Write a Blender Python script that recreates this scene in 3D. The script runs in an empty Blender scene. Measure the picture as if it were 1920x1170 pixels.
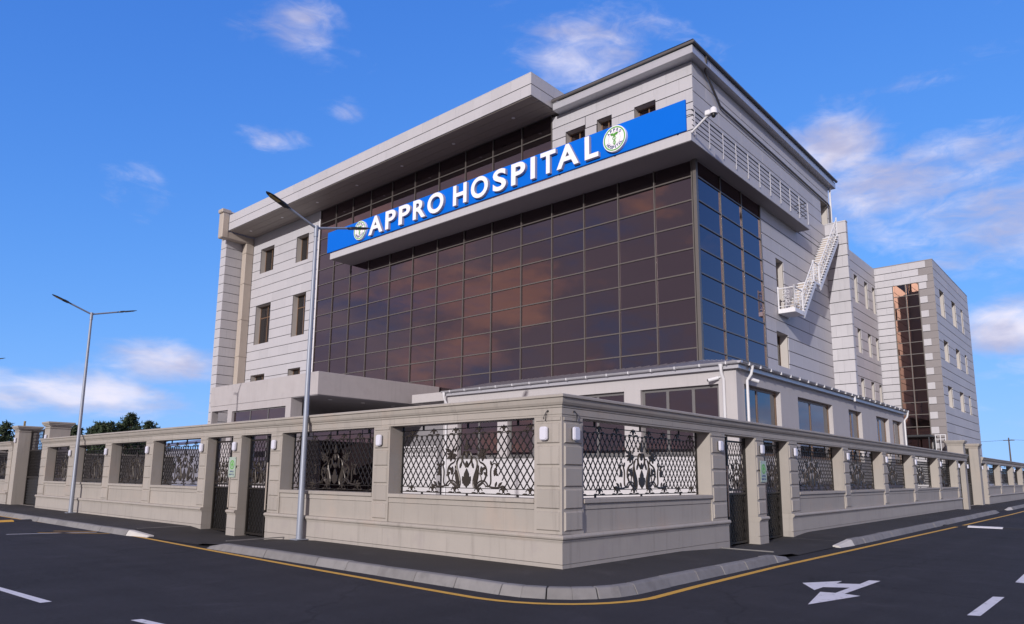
import bpy, bmesh, math, random
from mathutils import Vector, Matrix
random.seed(7)
S = bpy.context.scene
COL = S.collection
R = math.radians

# ------------------------------------------------------------------ camera
YAW, PITCH, ROLL = 0.72243, 0.16166, 0.00877
CAM = Vector((-10.263, -7.824, 1.62))
cam_d = bpy.data.cameras.new('camera')
cam_d.sensor_fit = 'HORIZONTAL'; cam_d.sensor_width = 36.0
cam_d.lens = 36.0 * 1323.456 / 1920.0
cam_d.shift_y = 90.76 / 1920.0
cam_d.clip_start = 0.1; cam_d.clip_end = 4000
cam = bpy.data.objects.new('camera', cam_d); COL.objects.link(cam)
_f = Vector((math.cos(YAW)*math.cos(PITCH), math.sin(YAW)*math.cos(PITCH), math.sin(PITCH)))
_r0 = Vector((math.sin(YAW), -math.cos(YAW), 0)); _u0 = _r0.cross(_f)
_r = math.cos(ROLL)*_r0 + math.sin(ROLL)*_u0
_u = -math.sin(ROLL)*_r0 + math.cos(ROLL)*_u0
cam.matrix_world = Matrix(((_r.x, _u.x, -_f.x, CAM.x), (_r.y, _u.y, -_f.y, CAM.y), (_r.z, _u.z, -_f.z, CAM.z), (0, 0, 0, 1)))
S.camera = cam

# ------------------------------------------------------------------ light
SUN_EL, SUN_AZ = R(17), math.atan2(-0.29, -1.0)          # sun stands low in front of the sign facade
SUN_DIR = Vector((math.cos(SUN_EL)*math.cos(SUN_AZ), math.cos(SUN_EL)*math.sin(SUN_AZ), math.sin(SUN_EL)))
sun_d = bpy.data.lights.new('sun', 'SUN'); sun_d.energy = 2.8; sun_d.angle = R(0.9); sun_d.color = (1.0, 0.95, 0.93)
sun = bpy.data.objects.new('sun', sun_d); COL.objects.link(sun)
sun.rotation_euler = SUN_DIR.to_track_quat('Z', 'Y').to_euler(); sun.location = SUN_DIR*60
S.view_settings.view_transform = 'Standard'; S.view_settings.look = 'None'
S.view_settings.gamma = 1; S.view_settings.use_curve_mapping = False
S.view_settings.exposure = 0.4

class NT:
    """small helper to write node trees"""
    def __init__(s, tree): s.t = tree; s.n = tree.nodes; s.l = tree.links
    def new(s, typ, **kw):
        n = s.n.new(typ)
        for k, v in kw.items(): setattr(n, k, v)
        return n
    def put(s, sock, v):
        if hasattr(v, 'is_output') or isinstance(v, bpy.types.NodeSocket): s.l.new(v, sock)
        else: sock.default_value = v
    def math(s, op, a, b=0.0, c=None, clamp=False):
        n = s.new('ShaderNodeMath', operation=op, use_clamp=clamp)
        s.put(n.inputs[0], a); s.put(n.inputs[1], b)
        if c is not None: s.put(n.inputs[2], c)
        return n.outputs[0]
    def mix(s, f, a, b, blend='MIX'):
        n = s.new('ShaderNodeMix', data_type='RGBA', blend_type=blend)
        s.put(n.inputs[0], f); s.put(n.inputs[6], a); s.put(n.inputs[7], b)
        return n.outputs[2]
    def noise(s, vec, scale, detail=4, rough=0.55, dim='3D', dist=0.0):
        n = s.new('ShaderNodeTexNoise', noise_dimensions=dim)
        if vec is not None: s.put(n.inputs['Vector'], vec)
        n.inputs['Scale'].default_value = scale; n.inputs['Detail'].default_value = detail
        n.inputs['Roughness'].default_value = rough; n.inputs['Distortion'].default_value = dist
        return n.outputs['Fac']
    def ramp(s, f, lo, hi, smooth=True):
        n = s.new('ShaderNodeMapRange', interpolation_type='SMOOTHSTEP' if smooth else 'LINEAR')
        s.put(n.inputs[0], f); n.inputs[1].default_value = lo; n.inputs[2].default_value = hi
        return n.outputs[0]
    def scale(s, vec, v):
        n = s.new('ShaderNodeVectorMath', operation='MULTIPLY'); s.put(n.inputs[0], vec); n.inputs[1].default_value = v
        return n.outputs[0]

W = bpy.data.worlds.new('World'); S.world = W; W.use_nodes = True
w = NT(W.node_tree); w.n.clear()
sky = w.new('ShaderNodeTexSky', sky_type='NISHITA', sun_disc=False)
sky.sun_elevation = SUN_EL; sky.sun_rotation = math.pi/2 - SUN_AZ
sky.altitude = 0; sky.air_density = 0.8; sky.dust_density = 0.0; sky.ozone_density = 3.5
hs = w.new('ShaderNodeHueSaturation'); w.l.new(sky.outputs[0], hs.inputs['Color'])
hs.inputs['Saturation'].default_value = 1.12; hs.inputs['Value'].default_value = 1.0
tc = w.new('ShaderNodeTexCoord'); gen = tc.outputs['Generated']
sep = w.new('ShaderNodeSeparateXYZ'); w.l.new(gen, sep.inputs[0])
dx, dy, dz = sep.outputs
az = w.math('MULTIPLY', w.math('ARCTAN2', dy, dx), 180/math.pi)
el = w.math('MULTIPLY', w.math('ARCSINE', dz), 180/math.pi)
# cloud groups in the sky: azimuth, elevation, half widths (degrees), weight
CL = [(15.5, 23.8, 4.5, 2.0, 1.1), (11, 20.8, 8.5, 2.6, .98), (6.0, 17, 7.5, 3.6, 1.0), (9, 15.2, 5, 1.5, .9), (5.6, 9.9, 3.0, 1.9, 1.2), (67.5, 8.0, 3.6, 1.7, 1.15),
      (73.5, 5.2, 6.0, 1.7, 1.15), (59.5, 33.0, 3.0, 2.2, .60), (36, 32.8, 6, 3.0, .85), (61.3, 25.3, 2.6, .9, .74), (55.5, 27.7, 1.6, .9, .62), (3, 7.2, 5, 1.6, .8), (46, 27.5, 2.6, 1.2, .72),
      (3, 5, 6, 2, .6), (45, 29.5, 3, 1.2, .45), (8, 27.0, 5, 1.4, .34), (64, 32, 4, 1.2, .22)]
mask = None
for a0, e0, wa, we, wt in CL:
    p = w.math('POWER', w.math('DIVIDE', w.math('SUBTRACT', az, a0), wa), 2.0)
    q = w.math('POWER', w.math('DIVIDE', w.math('SUBTRACT', el, e0), we), 2.0)
    g = w.math('MULTIPLY', w.math('POWER', 2.71828, w.math('MULTIPLY', w.math('ADD', p, q), -0.75)), wt)
    mask = g if mask is None else w.math('MAXIMUM', mask, g)
# the rest of the sky carries the same kind of broken cloud (it is what the glass front mirrors)
wide = w.ramp(w.noise(w.scale(gen, (1, 1, 2.2)), 2.6, 3, .5), .42, .68)
away = w.math('SUBTRACT', 1.0, w.math('MULTIPLY', w.ramp(az, -14, 0), w.math('SUBTRACT', 1.0, w.ramp(az, 84, 98))))
dotn = w.new('ShaderNodeVectorMath', operation='DOT_PRODUCT'); w.l.new(gen, dotn.inputs[0]); dotn.inputs[1].default_value = SUN_DIR
toward = w.ramp(dotn.outputs['Value'], -.35, .9)
west = w.math('MULTIPLY', w.math('MULTIPLY_ADD', wide, .3, 1.12), w.ramp(dotn.outputs['Value'], -.25, .35))
loose = w.math('MULTIPLY', wide, .92)
mask = w.math('MAXIMUM', mask, w.math('MULTIPLY', w.math('MAXIMUM', west, loose), away))
puff = w.math('ADD', w.math('MULTIPLY', w.noise(w.scale(gen, (1, 1, 2.3)), 6.0, 8, .56, dist=.5), .72), w.math('MULTIPLY', w.noise(w.scale(gen, (1.0, 1.5, 3.4)), 17.0, 10, .62, dist=.9), .28))
dens = w.ramp(w.math('ADD', w.math('MULTIPLY', puff, 1.0), w.math('MULTIPLY', w.math('SUBTRACT', mask, 1.0), .40)), .20, .60)
dens = w.math('MULTIPLY', dens, w.math('MULTIPLY', w.ramp(el, -1, 2), .92))
shade = w.ramp(w.noise(w.scale(gen, (1, 1, 2.6)), 9.0, 5, .5), .35, .65)
c_far = w.mix(shade, (2.6, 2.55, 3.5, 1), (4.7, 4.45, 5.0, 1))
lit = w.ramp(w.noise(w.scale(gen, (1, 1, 2.6)), 5.0, 6, .55), .50, .68)
c_near = w.mix(lit, (2.5, 2.15, 2.45, 1), (6.8, 3.9, 2.6, 1))
ccol = w.mix(toward, c_far, c_near)
def vm(op, x, y):
    n = w.new('ShaderNodeVectorMath', operation=op); w.put(n.inputs[0], x); w.put(n.inputs[1], y); return n.outputs[0]
raw = vm('MULTIPLY', hs.outputs[0], (0.98, 0.84, 1.14))
skyc = vm('MULTIPLY', vm('DIVIDE', vm('MULTIPLY', raw, (2.2, 2.2, 2.2)), vm('ADD', vm('MULTIPLY', raw, (.495, .495, .495)), (1, 1, 1))), (.52, .89, 1.48))
bg = w.new('ShaderNodeBackground'); bg.inputs['Strength'].default_value = 0.15
w.l.new(w.mix(dens, skyc, ccol), bg.inputs['Color'])
wo = w.new('ShaderNodeOutputWorld'); w.l.new(bg.outputs[0], wo.inputs[0])

# ------------------------------------------------------------------ materials
MATS = {}
def mat(name, col, rough=.6, var=.06, nscale=3.0, metal=0.0, bump=0.0, bscale=60.0, rnd=0.0, spec=.5, streak=0.0, blot=None, ior=None):
    m = bpy.data.materials.new(name); m.use_nodes = True
    t = NT(m.node_tree); b = t.n['Principled BSDF']
    geo = t.new('ShaderNodeNewGeometry'); pos = geo.outputs['Position']
    c = (*col, 1)
    f = t.math('SUBTRACT', t.noise(pos, nscale, 5), .5)
    k = t.math('MULTIPLY_ADD', f, 2*var, 1.0)
    if rnd:
        oi = t.new('ShaderNodeObjectInfo')
        k = t.math('ADD', k, t.math('MULTIPLY', t.math('SUBTRACT', oi.outputs['Random'], .5), 2*rnd))
    if streak:
        st = t.noise(t.scale(pos, (4.5, 4.5, .35)), 1.6, 5, .6)
        k = t.math('SUBTRACT', k, t.math('MULTIPLY', t.ramp(st, .5, .8), streak))
    vm = t.new('ShaderNodeVectorMath', operation='SCALE'); vm.inputs[0].default_value = col; t.put(vm.inputs['Scale'], k)
    out = vm.outputs[0]
    if blot:
        bc, bs, lo, hi, amt = blot
        out = t.mix(t.math('MULTIPLY', t.ramp(t.noise(pos, bs, 6, .6), lo, hi), amt), out, (*bc, 1))
    t.put(b.inputs['Base Color'], out)
    b.inputs['Roughness'].default_value = rough; b.inputs['Metallic'].default_value = metal
    b.inputs['Specular IOR Level'].default_value = spec
    if ior: b.inputs['IOR'].default_value = ior
    if bump:
        bn = t.new('ShaderNodeBump'); bn.inputs['Strength'].default_value = bump; bn.inputs['Distance'].default_value = .01
        t.put(bn.inputs['Height'], t.noise(pos, bscale, 4)); t.put(b.inputs['Normal'], bn.outputs[0])
    MATS[name] = m
    return m

M_CLAD = mat('cladding_stone', (.44, .43, .45), .55, .06, .8, rnd=.035, streak=.08, bump=.08, bscale=40)
M_CLADDK = mat('cladding_grey', (.215, .195, .195), .55, .05, 1.2, rnd=.04)
M_REVEAL = mat('reveal_stone', (.45, .42, .39), .6, .06, 1.5, streak=.06)
M_JOINT = mat('joint_dark', (.035, .033, .035), .9, .0)
M_WALL = mat('render_wall', (.42, .40, .40), .7, .05, .9, streak=.08, bump=.1, bscale=30)
M_PORCH = mat('porch_plaster', (.40, .375, .375), .75, .09, 1.4, streak=.12, bump=.12, bscale=25, blot=((.33, .30, .30), 1.7, .5, .7, .35))
M_WHITE = mat('white_wall', (.50, .49, .50), .7, .04, 1.0, streak=.06)
M_FENCE = mat('fence_stone', (.332, .304, .272), .65, .09, 1.6, rnd=.06, streak=.2, bump=.14, bscale=55, blot=((.37, .305, .255), .9, .52, .72, .5))
M_PLINTH = mat('plinth_stone', (.342, .314, .284), .65, .09, 1.6, rnd=.05, streak=.24, bump=.12, bscale=55, blot=((.30, .27, .26), 1.3, .52, .72, .45))
M_IRON = mat('wrought_iron', (.020, .017, .015), .45, .2, 8, metal=.3, bump=.1)
M_BRONZE = mat('bronze_iron', (.045, .036, .028), .42, .3, 14, metal=.35)
M_PLATE = mat('black_plate', (.012, .012, .013), .4, .1, 4)
M_MULL = mat('bronze_mullion', (.135, .122, .112), .4, .06, 3, metal=.4)
M_FRAMEBR = mat('brown_frame', (.16, .095, .055), .45, .1, 4)
M_FRAMEGR = mat('grey_frame', (.13, .125, .125), .45, .06, 4)
M_WMETAL = mat('white_metal', (.66, .66, .68), .4, .05, 5)
M_GALV = mat('galvanised_steel', (.26, .285, .34), .5, .08, 5, metal=.25)
M_GUTTER = mat('grey_gutter', (.46, .46, .49), .35, .07, 4, metal=.35)
M_EDGE = mat('roof_edge_metal', (.11, .10, .10), .45, .1, 5, metal=.2)
M_ROOF = mat('roof_sheet', (.25, .24, .27), .45, .09, 2.5, metal=.3)
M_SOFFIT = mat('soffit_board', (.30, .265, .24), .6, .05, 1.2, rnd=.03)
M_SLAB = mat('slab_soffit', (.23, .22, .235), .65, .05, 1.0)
M_SIGNBLUE = mat('sign_blue', (.001, .128, .60), .55, .03, .6, spec=.08)
M_SIGNWHITE = mat('sign_white', (.78, .77, .80), .45, .02, 2)
M_LETSIDE = mat('letter_side', (.42, .39, .43), .5, .03, 2)
M_GREEN = mat('emblem_green', (.10, .36, .05), .5, .05, 4)
M_NAVY = mat('emblem_navy', (.02, .035, .16), .5, .05, 4)
M_DARKMET = mat('dark_metal', (.03, .032, .037), .45, .1, 5, metal=.3)
M_RAIL = mat('rail_steel', (.02, .02, .024), .5, .1, 5)
M_POSTW = mat('rail_post_steel', (.55, .55, .57), .3, .05, 5, metal=.5)
M_LIGHT = mat('light_cover', (.60, .60, .68), .3, .01, 3)
M_CURB = mat('kerb_concrete', (.185, .18, .18), .85, .24, 5, rnd=.12, bump=.35, bscale=70, blot=((.13, .125, .125), 3.2, .52, .7, .55))
M_CURBEND = mat('kerb_end_concrete', (.50, .485, .46), .85, .12, 5, bump=.4, bscale=50, blot=((.25, .24, .24), 4, .55, .72, .5))
M_INT = mat('dark_interior', (.030, .025, .023), .9, .2, 1)
M_CURT = mat('curtain_cloth', (.40, .33, .28), .9, .1, 3)
M_TAN = mat('tan_duct', (.40, .345, .295), .6, .06, 1.5, streak=.1)
M_BARK = mat('bark', (.08, .06, .045), .9, .25, 9, bump=.4)
M_NEEDLE = mat('pine_needles', (.028, .048, .022), .8, .5, 1.2)
M_NEEDLE2 = mat('pine_needles_light', (.05, .075, .03), .8, .5, 1.2)
M_HILL = mat('far_hill', (.11, .13, .15), .95, .2, .03)  # distance haze is painted into the hill colour as bluish grey
M_WOOD = mat('utility_wood', (.09, .075, .065), .9, .2, 5)
M_CABLE = mat('cable_rubber', (.03, .03, .035), .6, .05, 5)
M_PAVER = mat('courtyard_paving', (.40, .38, .36), .8, .1, 2)
M_PLAQUE = mat('plaque_acrylic', (.33, .40, .33), .2, .05, 3)
M_BLACKB = mat('hump_rubber', (.02, .02, .022), .8, .2, 6)
M_WPAINT = mat('white_road_paint', (.64, .64, .67), .7, .08, 6, bump=.3, bscale=120, blot=((.10, .10, .11), 9, .56, .74, .6))
M_YPAINT = mat('yellow_road_paint', (.60, .34, .045), .7, .1, 5, bump=.3, bscale=120, blot=((.12, .085, .04), 7, .57, .76, .65))
M_GOLD = mat('lens_glass', (.25, .18, .06), .2, .1, 5)

def asphalt(name, base, lo, patch):
    m = mat(name, base, .88, .0, 1)
    t = NT(m.node_tree); b = t.n['Principled BSDF']
    pos = t.new('ShaderNodeNewGeometry').outputs['Position']
    grain = t.noise(pos, 190, 3, .7); mid = t.noise(pos, 1.3, 6, .6); big = t.noise(t.scale(pos, (1, 1, 1)), .22, 4, .5)
    v = t.new('ShaderNodeTexVoronoi'); t.put(v.inputs['Vector'], pos); v.inputs['Scale'].default_value = 110
    k = t.math('ADD', t.math('MULTIPLY_ADD', grain, 1.5, .22), t.math('MULTIPLY', t.math('SUBTRACT', mid, .5), .55))
    k = t.math('ADD', k, t.math('MULTIPLY', t.math('SUBTRACT', big, .5), patch))
    spk = t.ramp(t.noise(pos, 75, 2, .5), .60, .74)
    k = t.math('ADD', k, t.math('MULTIPLY', spk, .75))
    dirt = t.ramp(t.noise(t.scale(pos, (1, 1, 1)), .9, 7, .65, dist=.6), .54, .70)
    k = t.math('ADD', k, t.math('MULTIPLY', dirt, .38))
    k = t.math('ADD', k, t.math('MULTIPLY', t.math('SUBTRACT', t.noise(pos, 14, 4, .65), .5), .9))
    if lo:
        for sv in ((1.5, .05, 1), (.05, 1.5, 1)):
            k = t.math('ADD', k, t.math('MULTIPLY', t.math('SUBTRACT', t.noise(t.scale(pos, sv), 1.0, 3, .5), .5), .55))
        cv = t.new('ShaderNodeTexVoronoi', feature='DISTANCE_TO_EDGE'); cv.inputs['Scale'].default_value = .16
        wv = t.new('ShaderNodeTexNoise'); t.put(wv.inputs['Vector'], pos); wv.inputs['Scale'].default_value = 1.4; wv.inputs['Detail'].default_value = 6
        ad = t.new('ShaderNodeVectorMath', operation='MULTIPLY_ADD'); t.put(ad.inputs[0], wv.outputs['Color']); ad.inputs[1].default_value = (1.1, 1.1, 0); t.put(ad.inputs[2], pos)
        t.put(cv.inputs['Vector'], ad.outputs[0])
        crack = t.math('SUBTRACT', 1.0, t.ramp(cv.outputs['Distance'], .0012, .005))
        k = t.math('MULTIPLY', k, t.math('SUBTRACT', 1.0, t.math('MULTIPLY', crack, .35)))
    vm = t.new('ShaderNodeVectorMath', operation='SCALE'); vm.inputs[0].default_value = base; t.put(vm.inputs['Scale'], k)
    t.put(b.inputs['Base Color'], vm.outputs[0])
    bn = t.new('ShaderNodeBump'); bn.inputs['Strength'].default_value = .55; bn.inputs['Distance'].default_value = .012
    t.put(bn.inputs['Height'], t.math('ADD', grain, v.outputs['Distance'])); t.put(b.inputs['Normal'], bn.outputs[0])
    b.inputs['Specular IOR Level'].default_value = .3
    return m
M_ROAD = asphalt('road_asphalt', (.0255, .0245, .0295), .35, .8)
M_WALK = asphalt('pavement_asphalt', (.040, .0375, .038), .0, .9)
M_GROUND = mat('bare_ground', (.12, .105, .08), .95, .3, .4, blot=((.06, .075, .03), .3, .45, .6, .7))

def glass_mat(name, trans, ior, tint):
    m = bpy.data.materials.new(name); m.use_nodes = True
    t = NT(m.node_tree); t.n.clear()
    out = t.new('ShaderNodeOutputMaterial')
    gl = t.new('ShaderNodeBsdfGlossy'); gl.inputs['Roughness'].default_value = .012; gl.inputs['Color'].default_value = (*tint, 1)
    tr = t.new('ShaderNodeBsdfTransparent'); tr.inputs['Color'].default_value = (*trans, 1)
    df = t.new('ShaderNodeBsdfDiffuse'); df.inputs['Color'].default_value = (.014, .011, .012, 1)
    fr = t.new('ShaderNodeFresnel'); fr.inputs['IOR'].default_value = ior
    pos = t.new('ShaderNodeNewGeometry').outputs['Position']
    bn = t.new('ShaderNodeBump'); bn.inputs['Strength'].default_value = .05; bn.inputs['Distance'].default_value = .02
    t.put(bn.inputs['Height'], t.noise(pos, 1.1, 2, .5)); t.put(gl.inputs['Normal'], bn.outputs[0])
    m1 = t.new('ShaderNodeMixShader'); m1.inputs[0].default_value = .45
    t.put(m1.inputs[1], tr.outputs[0]); t.put(m1.inputs[2], df.outputs[0])
    m2 = t.new('ShaderNodeMixShader'); t.put(m2.inputs[0], fr.outputs[0])
    t.put(m2.inputs[1], m1.outputs[0]); t.put(m2.inputs[2], gl.outputs[0])
    t.put(out.inputs[0], m2.outputs[0])
    return m
M_GLASS = glass_mat('bronze_glass', (.24, .19, .175), 2.05, (1.0, .78, .85))
M_COPPER = glass_mat('copper_glass', (.2, .12, .08), 4.2, (1.0, .58, .42))
M_GLASSB = glass_mat('window_glass', (.40, .36, .34), 1.9, (.95, .95, 1.0))

# ------------------------------------------------------------------ mesh helpers
class MB:
    def __init__(s): s.v = []; s.f = []; s.mi = []
    def add(s, vs, fs, mi=0):
        o = len(s.v); s.v += [tuple(p) for p in vs]; s.f += [tuple(o+i for i in f) for f in fs]; s.mi += [mi]*len(fs)
        return s
    def box(s, x0, x1, y0, y1, z0, z1, mi=0):
        return s.add([(x0, y0, z0), (x1, y0, z0), (x1, y1, z0), (x0, y1, z0), (x0, y0, z1), (x1, y0, z1), (x1, y1, z1), (x0, y1, z1)],
                     [(0, 3, 2, 1), (4, 5, 6, 7), (0, 1, 5, 4), (1, 2, 6, 5), (2, 3, 7, 6), (3, 0, 4, 7)], mi)
    def tube(s, pts, r, n=8, caps=True, closed=False, flat=None, mi=0):
        pts = [Vector(p) for p in pts]; m = len(pts)
        rs = r if isinstance(r, (list, tuple)) else [r]*m
        o = len(s.v); ref = None
        for i, p in enumerate(pts):
            a = pts[(i-1) % m] if (closed or i > 0) else p
            b = pts[(i+1) % m] if (closed or i < m-1) else p
            d = (b-a).normalized()
            if ref is None or abs(ref.dot(d)) > .98:
                ref = Vector((0, 0, 1)) if abs(d.z) < .9 else Vector((1, 0, 0))
            n1 = (ref - d*ref.dot(d)).normalized(); n2 = d.cross(n1); ref = n1
            for k in range(n):
                t = 2*math.pi*(k+.5)/n
                s.v.append(tuple(p + n1*(rs[i]*math.cos(t)) + n2*(rs[i]*math.sin(t))))
        for i in range(m if closed else m-1):
            j = (i+1) % m
            for k in range(n):
                s.f.append((o+i*n+k, o+i*n+(k+1) % n, o+j*n+(k+1) % n, o+j*n+k)); s.mi.append(mi)
        if caps and not closed:
            s.f.append(tuple(o+k for k in range(n))[::-1]); s.f.append(tuple(o+(m-1)*n+k for k in range(n))); s.mi += [mi, mi]
        return s
    def prism(s, poly, fn, d0, d1, mi=0):
        """extrude a 2-D polygon; fn(u, v, d) gives the 3-D point"""
        n = len(poly)
        vs = [fn(u, v, d0) for u, v in poly] + [fn(u, v, d1) for u, v in poly]
        return s.add(vs, [tuple(range(n))[::-1], tuple(range(n, 2*n))] + [(i, (i+1) % n, n+(i+1) % n, n+i) for i in range(n)], mi)
    def data(s, name, mats, bevel=0.0, smooth=False, org=Vector((0, 0, 0))):
        me = bpy.data.meshes.new(name)
        me.from_pydata([(v[0]-org.x, v[1]-org.y, v[2]-org.z) for v in s.v], [], s.f)
        for m in mats: me.materials.append(m)
        if len(mats) > 1: me.polygons.foreach_set('material_index', s.mi)
        bm = bmesh.new(); bm.from_mesh(me)
        bmesh.ops.recalc_face_normals(bm, faces=bm.faces)
        if bevel: bmesh.ops.bevel(bm, geom=list(bm.edges), offset=bevel, segments=1, affect='EDGES', profile=.5)
        bm.to_mesh(me); bm.free()
        if smooth:
            me.polygons.foreach_set('use_smooth', [True]*len(me.polygons))
            if hasattr(me, 'set_sharp_from_angle'): me.set_sharp_from_angle(angle=R(40))
        return me

WLOC = {}
def link(o, parent, loc):
    COL.objects.link(o); o.parent = parent; WLOC[o.name] = Vector(loc)
    o.location = Vector(loc) - (WLOC[parent.name] if parent else Vector((0, 0, 0)))
    return o
def part(name, mb, m, parent, bevel=0.0, smooth=False, org=None, label=None, kind=None):
    """link the collected shapes (world coordinates) as one mesh object"""
    mats = m if isinstance(m, (list, tuple)) else [m]
    if org is None:
        xs, ys, zs = zip(*mb.v); org = Vector(((min(xs)+max(xs))/2, (min(ys)+max(ys))/2, min(zs)))
    o = bpy.data.objects.new(name, mb.data(name, mats, bevel, smooth, org))
    if label: o['label'] = label
    if kind: o['kind'] = kind
    return link(o, parent, org)
def inst(name, me, parent, loc, label=None):
    o = bpy.data.objects.new(name, me)
    if label: o['label'] = label
    return link(o, parent, loc)
def thing(name, label, cat, loc, group=None):
    o = bpy.data.objects.new(name, None); o.empty_display_size = .3
    o['label'] = label; o['category'] = cat
    if group: o['group'] = group
    return link(o, None, loc)
def tag(o, label, cat, group=None):
    o['label'] = label; o['category'] = cat
    if group: o['group'] = group
    return o
def struct(name, mb, m, parent=None, **kw):
    o = part(name, mb, m, parent, org=Vector((0, 0, 0)), **kw)
    if parent is None: o['kind'] = 'structure'
    return o
def dup(root, loc, label, rotz=0.0):
    def cp(o, parent):
        c = o.copy(); COL.objects.link(c); c.parent = parent
        for ch in o.children: cp(ch, c)
        return c
    r = cp(root, None); r.location = loc; r.rotation_euler = (0, 0, rotz); r['label'] = label
    WLOC[r.name] = Vector(loc)
    return r

class Face:
    """a wall plane: 'X' looks to -X (a runs along Y), 'Y' looks to -Y (a runs along X); d is depth inward"""
    def __init__(s, ax, c): s.ax = ax; s.c = c
    def P(s, a, d, z): return Vector((s.c+d, a, z)) if s.ax == 'X' else Vector((a, s.c+d, z))
    def box(s, mb, a0, a1, d0, d1, z0, z1, mi=0):
        if s.ax == 'X': return mb.box(s.c+d0, s.c+d1, a0, a1, z0, z1, mi)
        return mb.box(a0, a1, s.c+d0, s.c+d1, z0, z1, mi)

def rects_minus(a0, a1, z0, z1, holes):
    out = [(a0, a1, z0, z1)]
    for h0, h1, k0, k1 in holes:
        nxt = []
        for p0, p1, q0, q1 in out:
            if h1 <= p0+1e-4 or h0 >= p1-1e-4 or k1 <= q0+1e-4 or k0 >= q1-1e-4: nxt.append((p0, p1, q0, q1)); continue
            if h0 > p0: nxt.append((p0, h0, q0, q1))
            if h1 < p1: nxt.append((h1, p1, q0, q1))
            b0, b1 = max(p0, h0), min(p1, h1)
            if k0 > q0: nxt.append((b0, b1, q0, k0))
            if k1 < q1: nxt.append((b0, b1, k1, q1))
        out = nxt
    return [r for r in out if r[1]-r[0] > .03 and r[3]-r[2] > .03]

PANELS = []      # (building, view size, face, rects, material)
def panels(bld, fc, a0, a1, z0, z1, rh, pw, holes=(), m=None, shift=.5, gh=.036, gv=.004, th=.04, zoff=None):
    """stone courses hung with open joints in front of a dark backing"""
    z = z1; row = 0
    while z > z0+.05:
        zb = max(z-rh, z0); a = a0 - ((row % 2)*shift*pw); row += 1
        while a < a1-.01:
            b = min(a+pw, a1); aa = max(a, a0)
            if b-aa > .05:
                rs = rects_minus(aa+gv/2, b-gv/2, zb+gh, z, holes)
                if rs:
                    ctr = fc.P((aa+b)/2, 0, (z+zb)/2)
                    nrm = Vector((-1, 0, 0)) if fc.ax == 'X' else Vector((0, -1, 0))
                    v = CAM-ctr
                    for r in rs: PANELS.append((bld, (r[1]-r[0])*(r[3]-r[2])*max(0, nrm.dot(v))/v.length**3, fc, [r], m or M_CLAD, th))
            a += pw
        z = zb
def flush_panels():
    by = {}
    for p in PANELS: by.setdefault(p[0].name, []).append(p)
    for bn, L in by.items():
        L.sort(key=lambda p: -p[1])
        cache = {}
        for p in L[:290]:
            bld, _, fc, rs, m, th = p
            if len(rs) == 1:
                a0, a1, z0, z1 = rs[0]; key = (fc.ax, round(a1-a0, 3), round(z1-z0, 3), m.name, th)
                if key not in cache:
                    mb = MB(); F = Face(fc.ax, 0); F.box(mb, 0, a1-a0, 0, th, 0, z1-z0)
                    cache[key] = mb.data('cladding_panel', [m], bevel=.004)
                inst('cladding_panel', cache[key], bld, fc.P(a0, random.uniform(-.004, .002), z0))
            else:
                mb = MB()
                for r in rs: fc.box(mb, r[0], r[1], 0, th, r[2], r[3])
                part('cladding_panel', mb, m, bld)
        rest = {}
        for p in L[290:]: rest.setdefault(p[4].name, []).append(p)
        for mn, ps in rest.items():
            mb = MB()
            for p in ps:
                for r in p[3]: p[2].box(mb, r[0], r[1], 0, p[5], r[2], r[3])
            part('cladding_panel', mb, MATS[mn], ps[0][0], kind='stuff')

def holed(mb, fc, a0, a1, z0, z1, d0, d1, holes):
    A = sorted({a0, a1, *[h for H in holes for h in H[:2] if a0 < h < a1]})
    Z = sorted({z0, z1, *[h for H in holes for h in H[2:] if z0 < h < z1]})
    for i in range(len(A)-1):
        j = 0
        while j < len(Z)-1:
            ca = (A[i]+A[i+1])/2
            inh = lambda k: any(h[0] < ca < h[1] and h[2] < (Z[k]+Z[k+1])/2 < h[3] for h in holes)
            if inh(j): j += 1; continue
            k = j
            while k+1 < len(Z)-1 and not inh(k+1): k += 1
            fc.box(mb, A[i], A[i+1], d0, d1, Z[j], Z[k+1]); j = k+1
def facade(bld, fc, a0, a1, z0, z1, rh, pw, holes=(), m=None, depth=.45, reveal=M_REVEAL, **kw):
    panels(bld, fc, a0, a1, z0, z1, rh, pw, holes, m, **kw)
    mb = MB(); holed(mb, fc, a0+.043, a1, z0, z1, .042, .06, holes); part('joint_backing', mb, M_JOINT, bld)
    mb = MB(); holed(mb, fc, a0+.046, a1, z0, z1, .06, depth, holes); part('wall_core', mb, reveal, bld)

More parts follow.
